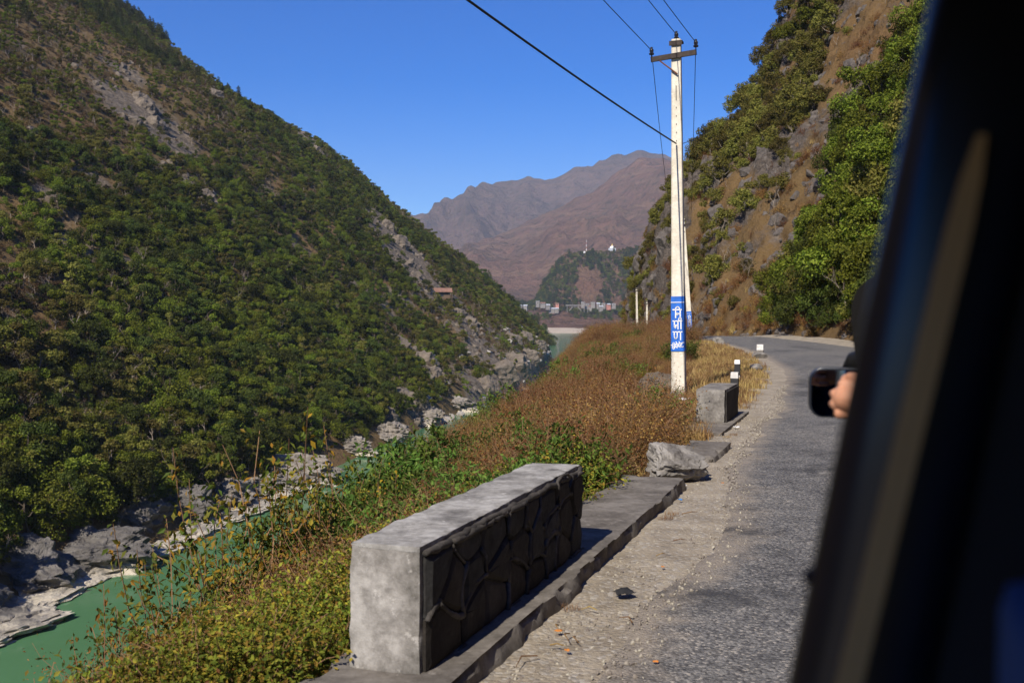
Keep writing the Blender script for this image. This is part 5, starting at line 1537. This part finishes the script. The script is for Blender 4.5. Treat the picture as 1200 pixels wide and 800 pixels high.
# ================================================================== FAR HOUSES, SHRINE, MAST, BRIDGE, HUT
M['wall_pale'] = plain('wall_pale', (0.24, 0.22, 0.20), 0.9, var=0.3, scale=.5)
M['wall_pink'] = plain('wall_pink', (0.50, 0.22, 0.17), 0.9, var=0.2, scale=.5)
M['roof_tin'] = plain('roof_tin', (0.42, 0.44, 0.47), 0.6, var=0.2, scale=.5)
M['roof_rust'] = plain('roof_rust', (0.22, 0.12, 0.085), 0.8, var=0.3, scale=1)
M['gold'] = plain('gold', (0.75, 0.50, 0.12), 0.4, 0.4)
M['pane_dark'] = plain('pane_dark', (0.03, 0.035, 0.04), 0.3)
M['timber'] = plain('timber', (0.13, 0.09, 0.06), 0.9)
def house(p, w_, d_, h_, rz, wm, rm, label, flat=False, group='houses by the far bridge'):
    e = link('house', None, label=label, cat='house', group=group, loc=p, rot=(0, 0, rz))
    mb = MB(); mb.box(-w_ / 2, w_ / 2, -d_ / 2, d_ / 2, -6, h_); mb.build('wall', M[wm], e)
    mb = MB()
    if flat: mb.box(-w_ / 2 - .4, w_ / 2 + .4, -d_ / 2 - .4, d_ / 2 + .4, h_ + .01, h_ + 0.5)
    else: mb.prism([(-w_ / 2 - .5, -d_ / 2 - .7, h_ - .1), (-w_ / 2 - .5, 0, h_ + d_ * 0.28), (-w_ / 2 - .5, d_ / 2 + .7, h_ - .1), (-w_ / 2 - .5, d_ / 2 + .7, h_ + .05), (-w_ / 2 - .5, 0, h_ + d_ * 0.28 + .25), (-w_ / 2 - .5, -d_ / 2 - .7, h_ + .05)][::1], (w_ + 1.0, 0, 0))
    mb.build('roof', M[rm], e)
    n = max(1, int(w_ / 3.5))
    for st in range(max(1, int(h_ / 3.2))):
        for k in range(n):
            mb = MB(); x = -w_ / 2 + (k + .5) * w_ / n
            mb.box(x - .6, x + .6, -d_ / 2 - .06, -d_ / 2 + .05, 0.9 + st * 3.1, 2.3 + st * 3.1); mb.build('window', M['pane_dark'], e)
rg = np.random.default_rng(19)
for k, (px, py, w_, h_, wm, rm, fl) in enumerate(((609, 358, 10, 4, 'wall_pale', 'roof_tin', False), (616, 358, 9, 4, 'wall_pale', 'roof_tin', False), (630, 354, 8, 7, 'wall_pale', 'roof_tin', True), (636, 355, 12, 4, 'wall_pale', 'roof_rust', False), (642, 357, 9, 3.5, 'wall_pale', 'roof_tin', False), (653, 356, 8, 4, 'wall_pink', 'roof_rust', False), (646, 361, 13, 3, 'wall_pale', 'roof_tin', False), (652, 361, 10, 3, 'wall_pale', 'roof_tin', False),
        (683, 355, 8, 7, 'wall_pale', 'roof_tin', True), (688, 356, 9, 5, 'wall_pale', 'roof_tin', True), (695, 355, 10, 6, 'wall_pale', 'roof_tin', True), (701, 356, 8, 5, 'wall_pale', 'roof_tin', False), (707, 356, 9, 5.5, 'wall_pale', 'roof_tin', True), (713, 357, 8, 5, 'wall_pink', 'roof_tin', False), (719, 356, 9, 5, 'wall_pale', 'roof_tin', True), (692, 359, 8, 4, 'wall_pale', 'roof_rust', False), (704, 359, 9, 4, 'wall_pale', 'roof_tin', False))):
    p = at(px, py + 2, 1780 + rg.uniform(-25, 25)); p.z = max(p.z, 2.0)
    house(p, w_ * .7, 6, h_ * .65, rg.uniform(-.3, .3), wm, rm, ('small pinkish house by the far bridge' if wm == 'wall_pink' else 'pale flat roofed house by the far bridge' if fl else 'pale house with rusty roof by the far bridge' if rm == 'roof_rust' else 'pale house with tin roof by the far bridge'), fl,
          'pink houses by the far bridge' if wm == 'wall_pink' else 'flat roofed houses by the far bridge' if fl else 'rusty roofed houses by the far bridge' if rm == 'roof_rust' else 'tin roofed houses by the far bridge')
br_ = link('bridge', None, label='distant pale arched road bridge at the head of the gorge', cat='bridge', loc=at(672, 360, 1740), scale=.6)
mb = MB(); mb.box(-22, 42, -4, 4, 4.2, 5.6); mb.build('deck', M['wall_pale'], br_)
for s in (-3.9, 3.6):
    mb = MB(); mb.box(-22, 42, s, s + .3, 5.61, 6.7); mb.build('railing', M['wall_pale'], br_)
mb = MB(); pts = [(-12 + 34 * t, 0, -10 + 13 * math.sin(math.pi * t)) for t in np.linspace(0, 1, 15)]; mb.tube(pts, 1.2, 8); mb.build('arch', M['wall_pale'], br_)
for x in (-18, -6, 4, 15, 30, 40):
    mb = MB(); mb.box(x - .6, x + .6, -2, 2, -14 if x in (-18, 30, 40) else -2, 4.19); mb.build('pier', M['wall_pale'], br_)
sp = at(717, 291, 1995)
sp.z = float(ZK(sp.x, sp.y))
s_o = link('shrine', None, label='small white shrine with a golden spire on the knoll', cat='shrine', loc=sp)
mb = MB(); mb.box(-7, 7, -5, 5, -3, 2.2); mb.build('base', M['roof_tin'], s_o)
mb = MB(); mb.lathe([(4.6, 2.21), (4.6, 3.2), (4.2, 4.6), (3.0, 6.0), (1.4, 6.7), (0, 6.8)], 20); mb.build('dome', M['white'], s_o, smooth=True)
mb = MB(); mb.lathe([(1.3, 6.6), (1.3, 7.6), (1.0, 7.8), (0.15, 11.5), (0, 11.6)], 12); mb.build('spire', M['gold'], s_o)
mp = at(687, 292, 1990); mp.z = float(ZK(mp.x, mp.y))
m_o = link('radio_mast', None, label='thin red and white mast beside a white hut on the knoll', cat='mast', loc=mp)
for k in range(6):
    mb = MB(); mb.tube([(0, 0, k * 4.2 - (2 if k == 0 else 0)), (0, 0, k * 4.2 + 4.2)], 0.55 - k * .05, 6); mb.build('mast_section', M['white' if k % 2 else 'wall_pink'], m_o)
mb = MB(); mb.box(-5.5, -1.5, -2, 2, -3, 3.2); mb.build('equipment_hut', M['white'], m_o)
hp = hitL(519, 349)
if hp is None: hp = Vector((-35, 500, 10))
h_o = link('hut', None, label='brown roofed timber hut on the terrace across the river', cat='hut', loc=hp + Vector((0, -1, 0.3)), rot=(0, 0, .15))
mb = MB(); mb.box(-3.0, 3.0, -1.8, 1.8, -2.5, 2.3); mb.build('wall', M['timber'], h_o)
mb = MB(); mb.prism([(-4.0, -2.9, 2.0), (-4.0, 0, 3.6), (-4.0, 2.9, 2.0), (-4.0, 2.9, 2.2), (-4.0, 0, 3.85), (-4.0, -2.9, 2.2)], (8.0, 0, 0)); mb.build('roof', M['roof_rust'], h_o)
mb = MB(); mb.box(-1.2, 0.2, -1.86, -1.75, 0.2, 1.9); mb.build('door', M['pane_dark'], h_o)
for x in (-3.8, 3.8):
    mb = MB(); mb.box(x - .1, x + .1, -2.7, -2.5, -2.5, 2.05); mb.build('post', M['timber'], h_o)

# ================================================================== LITTER AND GRAVEL
rg = np.random.default_rng(31)
M['leaf_orange'] = plain('leaf_orange', (0.55, 0.20, 0.035), 0.7, var=.3, scale=30)
M['litter_white'] = plain('litter_white', (0.75, 0.75, 0.74), 0.6)
M['litter_blue'] = plain('litter_blue', (0.05, 0.22, 0.55), 0.5)
M['rag_black'] = plain('rag_black', (0.02, 0.02, 0.021), 0.8)
def gz(px, py, H=1.82): return at(px, py, 1200 * H / (py - 365))
def scrap(name, p, s, mat, label, cat, seed, group=None, zf=0.35):
    rg_ = np.random.default_rng(seed); n = 7
    V = []
    for i in range(n):
        for j in range(n):
            x, y = i / (n - 1) - .5, j / (n - 1) - .5
            V.append((x * s * (1 - .3 * abs(y)), y * s * .7, zf * s * (0.5 + 0.8 * float(fbm(x * 3 + seed, y * 3, 0, 2))) * .6))
    me = npmesh(name, V, grid_faces(n, n), [mat], True)
    o = link(name, me, label=label, cat=cat, group=group, loc=p + Vector((0, 0, 0.012)), rot=(0, 0, rg_.uniform(0, 6.28)))
    md = o.modifiers.new('thickness', 'SOLIDIFY'); md.thickness = 0.003
    return o
scrap('rag', gz(733, 702), 0.13, M['rag_black'], 'crumpled black rag on the gravel verge', 'rag', 3, zf=.5)
for px, py, s in ((655, 745, .045), (665, 768, .035), (822, 540, .05), (778, 668, .03), (770, 782, .03), (848, 568, .03)):
    scrap('fallen_leaf', gz(px, py), s, M['leaf_orange'], 'orange fallen leaf on the gravel by the tar', 'leaf', int(px), 'orange leaves by the tar')
scrap('paper', gz(803, 571), .06, M['litter_white'], 'scrap of white paper at the end of the ledge', 'litter', 21)
scrap('paper', gz(864, 502), .10, M['litter_white'], 'scrap of white paper by the small parapet block', 'litter', 22)
scrap('paper', at(782, 486, 17), .13, M['litter_white'], 'white paper scrap in the dry grass', 'litter', 26)
scrap('paper', at(803, 470, 20.5), .28, M['litter_white'], 'crumpled white bag in the straw near the near pole', 'litter', 23)
scrap('wrapper', gz(798, 588), .045, M['litter_blue'], 'tiny blue wrapper on the gravel beside the ledge', 'litter', 24)
scrap('bag', at(778, 487, 17.5), .26, M['litter_blue'], 'crumpled blue bag among the dry weeds', 'litter', 25)
for px, py in ((645, 762), (668, 748), (655, 738), (770, 655), (790, 637), (630, 775), (675, 752), (700, 720), (742, 735), (800, 605)):
    p = gz(px, py); a = rg.uniform(0, 6.28); L = rg.uniform(.08, .2)
    mb = MB(); mb.tube([(0, 0, .004), (L * .5 * math.cos(a), L * .5 * math.sin(a), .02), (L * math.cos(a + .4), L * math.sin(a + .4), .004)], [.004, .004, .002], 5)
    mb.build('straw_stalk', M['straw'], label='yellow straw stalk lying on the gravel verge', cat='straw', group='straw on the gravel', loc=p + Vector((0, 0, .012)))
M['pebble'] = foliage('pebble', [(0.10, 0.09, 0.08), (0.18, 0.16, 0.135), (0.25, 0.22, 0.18), (0.33, 0.30, 0.25)], trans=0)
peb = [bpy.data.objects.new('pebble_source%d' % k, rock('pebble', 600 + k, (0.014, 0.012, 0.008), M['pebble'], 1, 5, .1)) for k in range(3)]
items = []
for _ in range(9000):
    u_ = 2.2 + 24 * rg.random() ** 1.4
    e_ = float(np.interp(u_, us, left_off)) + float(vcen(u_))
    v_ = -1.76 + (e_ + 0.25 + 1.76) * rg.random() ** 1.1 if u_ < 11 else rg.uniform(-2.1, e_ + .15)
    p = W(u_, v_)
    items.append((p.x, p.y, 0.012 + (0.02 if v_ > e_ else 0), rg.uniform(0, 6), rg.uniform(0, 6), rg.uniform(0, 6), rg.uniform(0.3, 1.0) ** 3 * 1.3, rg.integers(0, 3)))
scatter('gravel', items, peb, 'loose gravel strewn along the sandy verge', 'gravel')

# ================================================================== THE VEHICLE THE VIEW IS TAKEN FROM
M['car_paint'] = plain('car_paint', (0.012, 0.014, 0.020), 0.28, spec=0.5, var=.1)
M['car_trim'] = plain('car_trim', (0.010, 0.010, 0.010), 0.6)
M['car_lining'] = plain('car_lining', (0.022, 0.021, 0.020), 0.95)
M['trim_beige'] = plain('trim_beige', (0.50, 0.31, 0.115), 0.7, var=.08)
M['seat_blue'] = plain('seat_blue', (0.030, 0.075, 0.20), 0.9)
M['rubber'] = plain('rubber', (0.02, 0.02, 0.02), 0.8)
M['rim'] = plain('rim', (0.45, 0.45, 0.46), 0.35, 0.8)
M['lamp'] = plain('lamp_glass', (0.6, 0.62, 0.65), 0.1, spec=.6)
m, nt, b = newmat('mirror_glass'); b.inputs['Metallic'].default_value = 1.0; b.inputs['Roughness'].default_value = 0.02; b.inputs['Base Color'].default_value = (0.55, 0.58, 0.62, 1); M['mirror_glass'] = m
m, nt, b = newmat('window_glass'); b.inputs['Transmission Weight'].default_value = 0.9; b.inputs['Roughness'].default_value = 0.0; b.inputs['Base Color'].default_value = (0.04, 0.05, 0.05, 1); M['window_glass'] = m

car = link('minibus', None, label='dark minibus with its side window frame and wing mirror', cat='vehicle', rot=(0, 0, ROADROT))
VS = lambda z: 0.026 + (z - 2.02) * 0.195 if z > 1.45 else -0.0850
# local axes: x = v (right), y = u (forward)
def side(x0, x1, name, mat):
    arch = lambda c: [(c - 0.40 * math.cos(t), 0.42 + 0.40 * math.sin(t)) for t in np.linspace(0, math.pi, 9)]
    prof = [(-2.7, 0.42)] + arch(-1.7) + arch(2.4) + [(3.45, 0.42), (3.5, 0.95), (3.25, 1.12), (2.78, 1.42), (-2.7, 1.42)]
    mb = MB(); mb.prism([(x0, y, z) for y, z in prof], (x1 - x0, 0, 0)); mb.build(name, M[mat], car)
side(-0.0850, -0.03, 'side_panel', 'car_paint')
side(1.72, 1.7666, 'side_panel', 'car_paint')
def slant(name, pts_bottom, pts_top, z0, z1, mat, bevel=0.0, dx0=0.0, thick=0.16):
    """upright between the sill and roof; pts: (u0,u1) at bottom and top"""
    mb = MB()
    a0, a1 = VS(z0) + dx0, VS(z1) + dx0
    mb.hexa([(a0, pts_bottom[0], z0), (a0 + thick, pts_bottom[0], z0), (a0 + thick, pts_bottom[1], z0), (a0, pts_bottom[1], z0)],
            [(a1, pts_top[0], z1), (a1 + thick, pts_top[0], z1), (a1 + thick, pts_top[1], z1), (a1, pts_top[1], z1)])
    return mb.build(name, M[mat], car, bevel=bevel, smooth=bool(bevel))
slant('window_pillar', (0.58, 0.80), (0.58, 0.80), 1.425, 2.085, 'car_paint', 0.018, 0, 0.075)
slant('pillar_lining', (0.592, 0.79), (0.592, 0.79), 1.425, 2.08, 'car_lining', 0.01, 0.070, 0.16)
slant('window_pillar', (-1.15, -0.95), (-1.15, -0.95), 1.425, 2.085, 'car_paint', 0.01, 0, 0.08)
slant('window_pillar', (-2.7, -2.5), (-2.7, -2.5), 1.425, 2.085, 'car_paint', 0.01, 0, 0.08)
slant('window_pillar', (2.62, 2.78), (1.98, 2.14), 1.425, 2.085, 'car_paint', 0.01, 0, 0.07)
mb = MB(); mb.box(-0.0850, 0.0, -2.7, 2.76, 1.405, 1.432); mb.build('window_sill', M['car_trim'], car, bevel=0.006)
mb = MB(); mb.box(0.062, 1.68, -2.7, 2.15, 2.09, 2.15); mb.build('roof', M['car_paint'], car, bevel=0.02)
mb = MB(); mb.box(0.07, 1.66, -2.65, 2.0, 2.07, 2.088); mb.build('roof_lining', M['car_lining'], car)
mb = MB(); mb.box(1.64, 1.70, -2.7, 2.4, 1.43, 2.085); mb.build('far_side_lining', M['car_lining'], car)
mb = MB(); mb.box(-0.02, 1.70, -2.74, -2.68, 0.45, 2.085); mb.build('rear_panel', M['car_paint'], car, bevel=.01)
mb = MB(); mb.box(-0.028, 1.715, -2.66, 3.4, 0.36, 0.44); mb.build('floor', M['car_lining'], car)
mb = MB(); mb.hexa([(-.02, 2.74, 1.40), (1.71, 2.74, 1.40), (1.71, 2.76, 1.42), (-.02, 2.76, 1.42)], [(.03, 2.10, 2.085), (1.66, 2.10, 2.085), (1.66, 2.12, 2.09), (.03, 2.12, 2.09)]); mb.build('windscreen', M['window_glass'], car)
mb = MB(); mb.hexa([(-.028, 2.78, 1.36), (1.718, 2.78, 1.36), (1.718, 3.46, .95), (-.028, 3.46, .95)], [(-.028, 2.78, 1.42), (1.718, 2.78, 1.42), (1.718, 3.28, 1.12), (-.028, 3.28, 1.12)]); mb.build('bonnet', M['car_paint'], car, bevel=.01)
mb = MB(); mb.box(-.028, 1.718, 3.44, 3.5, .45, .95); mb.build('front_panel', M['car_paint'], car, bevel=.01)
mb = MB(); mb.box(-.06, 1.75, 3.5, 3.6, .42, .62); mb.build('bumper', M['car_trim'], car, bevel=.02)
for x in (.08, 1.4):
    mb = MB(); mb.box(x, x + .22, 3.495, 3.53, .70, .88); mb.build('headlight', M['lamp'], car, bevel=.01)
mb = MB(); mb.box(.0, 1.70, 2.2, 2.72, 1.0, 1.38); mb.build('dashboard', M['car_lining'], car, bevel=.03)
for x, y in ((0.03, -1.7), (0.03, 2.4), (1.66, -1.7), (1.66, 2.4)):
    mb = MB(); n = 28
    prof = [(.20, -.09), (.33, -.095), (.352, -.06), (.352, .06), (.33, .095), (.20, .09)]
    mb.lathe(prof, n); w_o = mb.build('wheel', M['rubber'], car, smooth=True, loc=(x, y, .352), rot=(0, R_(90), 0))
    mb = MB(); mb.lathe([(0, -.05), (.05, -.06), (.17, -.03), (.205, -.085), (.205, .085), (.17, .03), (.05, .06), (0, .05)], n); mb.build('rim', M['rim'], w_o, smooth=True)
# beige strip on the pillar, knob, blue seat back
z0, z1 = 1.645, 1.94
vc = lambda z: -0.012 + (z - 1.648) / (1.933 - 1.648) * 0.061
mb = MB()
n = 14; V = []
for i in range(n):
    z = z0 + (z1 - z0) * i / (n - 1); hw_ = 0.0066 * (1.0 if i < n - 4 else math.sqrt(max(0.02, 1 - ((i - (n - 4)) / 3.2) ** 2)))
    for sx, sy in ((-1, 0), (1, 0), (1, 1), (-1, 1)): V.append((vc(z) + sx * hw_, 0.566 + 0.02 * sy + 0.006 * (i / n), z))
mb.add(V, Q=[(i * 4 + k, i * 4 + (k + 1) % 4, (i + 1) * 4 + (k + 1) % 4, (i + 1) * 4 + k) for i in range(n - 1) for k in range(4)], P=[[0, 1, 2, 3], [n * 4 - 4, n * 4 - 3, n * 4 - 2, n * 4 - 1]])
mb.build('trim_strip', M['trim_beige'], car, smooth=False)
mb = MB(); mb.lathe([(0, 0), (.006, .001), (.006, .005), (.005, .010), (0, .012)], 12); mb.build('latch_knob', M['car_trim'], car, smooth=True, loc=(-0.0255, 0.60, 1.700), rot=(0, R_(-90), 0))
mb = MB(); mb.hexa([(0.05, .40, 1.0), (.52, .40, 1.0), (.52, .52, 1.0), (.05, .52, 1.0)], [(0.052, .40, 1.735), (.50, .40, 1.735), (.50, .50, 1.735), (.052, .50, 1.735)]); mb.build('seat_back', M['seat_blue'], car, bevel=.014, smooth=True)
mb = MB(); mb.box(.06, .52, .52, 1.0, .85, 1.0); mb.build('seat', M['seat_blue'], car, bevel=.03)
mb = MB(); mb.hexa([(-0.080, -2.6, 2.030), (0.07, -2.6, 2.060), (0.07, 0.585, 2.060), (-0.080, 0.585, 2.030)], [(-0.082, -2.6, 2.040), (0.07, -2.6, 2.088), (0.07, 0.585, 2.088), (-0.082, 0.585, 2.040)]); mb.build('added_sun_blocker', M['car_trim'], car)  # added overhang, out of view, to keep sun off the pillar and strip
# wing mirror
hs_ = link('wing_mirror', None, car)
_c = Vector((-0.063, 2.70, 1.646)); _rm = Matrix.Rotation(R_(6), 3, 'Z')
hs_.rotation_euler = (0, 0, R_(6)); hs_.location = _c - _rm @ _c
def rrect(x0, x1, z0, z1, r, n=6):
    out = []
    for cx_2, cz_2, a0 in ((x1 - r, z1 - r, 0), (x0 + r, z1 - r, 90), (x0 + r, z0 + r, 180), (x1 - r, z0 + r, 270)):
        for t in np.linspace(a0, a0 + 90, n): out.append((cx_2 + r * math.cos(R_(t)), cz_2 + r * math.sin(R_(t))))
    return out
loops = []
for (inset, y) in ((0.0045, 2.700), (0.001, 2.697), (0.0, 2.702), (0.0, 2.735), (0.012, 2.765), (0.034, 2.780)):
    loops.append([(x, y + 0.10 * (x + .16) * 0 , z) for x, z in rrect(-0.156 + inset, 0.03 - inset, 1.583 + inset, 1.709 - inset, 0.034 - min(inset, .006))])
nL = len(loops[0]); V = [p for l in loops for p in l]
mb = MB(); mb.add(V, Q=[(i * nL + k, i * nL + (k + 1) % nL, (i + 1) * nL + (k + 1) % nL, (i + 1) * nL + k) for i in range(len(loops) - 1) for k in range(nL)], P=[list(range(5 * nL, 6 * nL)), list(range(nL))[::-1]])
mb.build('housing', M['car_paint'], hs_, smooth=True)
mb = MB(); mb.prism([(x, 2.6945, z) for x, z in rrect(-0.150, 0.02, 1.589, 1.703, 0.029)], (0, 0.004, 0)); mb.build('mirror_glass', M['mirror_glass'], hs_)
mb = MB(); mb.tube([(-0.055, 2.74, 1.70), (-0.045, 2.72, 1.728), (-0.02, 2.68, 1.735), (0.01, 2.60, 1.70)], [.02, .022, .024, .03], 10); mb.build('mounting_arm', M['car_trim'], hs_, smooth=True)
# rain visor over the front window
mb = MB(); V = []
zz_ = np.linspace(1.70, 1.925, 12); n = len(zz_)
for i, z in enumerate(zz_):
    t = (z - 1.70) / .225
    out = -0.034 - 0.012 * math.sin(math.pi * min(1, t * 1.02) ** 1.6) + 0.034 * max(0, (t - .78) / .22) ** 2
    for dx, dy in ((0, 0), (0.035, 0.0), (0.035, 0.05), (0, 0.05)): V.append((out + dx, 2.30 + dy - 0.1 * t, z))
mb.add(V, Q=[(i * 4 + k, i * 4 + (k + 1) % 4, (i + 1) * 4 + (k + 1) % 4, (i + 1) * 4 + k) for i in range(n - 1) for k in range(4)], P=[[0, 1, 2, 3], [n * 4 - 4, n * 4 - 3, n * 4 - 2, n * 4 - 1]])
mb.build('window_visor', M['car_trim'], car, smooth=False)

# ------------------------------------------------------------------ hand held out before the mirror
m, nt, b = newmat('skin')
v = coords(nt)
setc(nt, b, ramp(nt, noise(nt, v, 40, 4), [(0.3, (0.40, 0.185, 0.105)), (0.7, (0.52, 0.265, 0.165))]))
b.inputs['Roughness'].default_value = 0.5; b.inputs['Subsurface Weight'].default_value = 0.1; b.inputs['Subsurface Radius'].default_value = (0.01, 0.004, 0.002)
M['skin'] = m
mb = MB()
def blob(pts, rad, sides=10):
    """tube with rounded ends"""
    P = [np.array(p, float) for p in pts]; r = list(rad)
    d0 = P[0] - P[1]; d0 /= np.linalg.norm(d0); d1 = P[-1] - P[-2]; d1 /= np.linalg.norm(d1)
    Q = [P[0] + d0 * r[0] * .95, P[0] + d0 * r[0] * .6] + P + [P[-1] + d1 * r[-1] * .6, P[-1] + d1 * r[-1] * .95]
    rr = [r[0] * .25, r[0] * .8] + r + [r[-1] * .8, r[-1] * .25]
    mb.tube(Q, rr, sides)
hc = np.array([-0.046, 2.20, 1.672])
L_ = lambda x, y, z: hc + np.array([x, y, z])
# loose fist seen from the back of the hand: knuckles to the left, fingers bent away, thumb along the top
blob([L_(0.050, -.004, -.010), L_(0.020, -.008, -.004), L_(-.008, -.006, .002)], [.027, .034, .030], 16)
blob([L_(0.030, -.008, .016), L_(-.004, -.006, .024)], [.020, .017], 12)
blob([L_(0.030, -.008, -.022), L_(-.006, -.006, -.022)], [.020, .017], 12)
for k, (kx, dz, ln) in enumerate(((-.014, .030, .92), (-.030, .010, 1.0), (-.031, -.011, .97), (-.022, -.030, .84))):
    blob([L_(.004, -.012, dz * .95), L_(kx, -.010, dz), L_(kx - .004, .018 * ln, dz - .002), L_(kx + .012, .040 * ln, dz - .004), L_(kx + .034, .040 * ln, dz - .005)], [.0110, .0112, .0092, .0086, .0076], 10)
blob([L_(.040, -.006, .022), L_(.018, .004, .042), L_(.000, .016, .044), L_(-.012, .028, .038)], [.014, .0120, .0105, .0090], 10)
blob([L_(0.045, -.004, -.010), L_(.075, -.02, -.030), L_(.13, -.10, -.085), L_(.22, -.25, -.17)], [.026, .026, .033, .040], 14)
me = mb.mesh('person', M['skin'], True)
per = link('person', me, label='bent hand of a person held out before the wing mirror', cat='person', rot=(0, 0, ROADROT))
rm = per.modifiers.new('skin_surface', 'REMESH'); rm.mode = 'VOXEL'; rm.voxel_size = 0.0026; rm.use_smooth_shade = True
sm = per.modifiers.new('smooth', 'SMOOTH'); sm.factor = 0.5; sm.iterations = 4

# ================================================================== HAZE
mb = MB(); mb.box(-5200, 5200, -400, 7900, -38, 1010)
hz = mb.build('haze', None, kind='stuff', label='thin blue haze filling the valley', cat='haze')
m = bpy.data.materials.new('haze'); m.use_nodes = True
nt = m.node_tree; nt.nodes.remove(nt.nodes['Principled BSDF'])
pv = nt.nodes.new('ShaderNodeVolumePrincipled')
pv.inputs['Color'].default_value = (0.64, 0.80, 1.0, 1)
pv.inputs['Density'].default_value = 0.00007
pv.inputs['Anisotropy'].default_value = 0.0
nt.links.new(pv.outputs[0], nt.nodes['Material Output'].inputs['Volume'])
hz.data.materials.append(m)
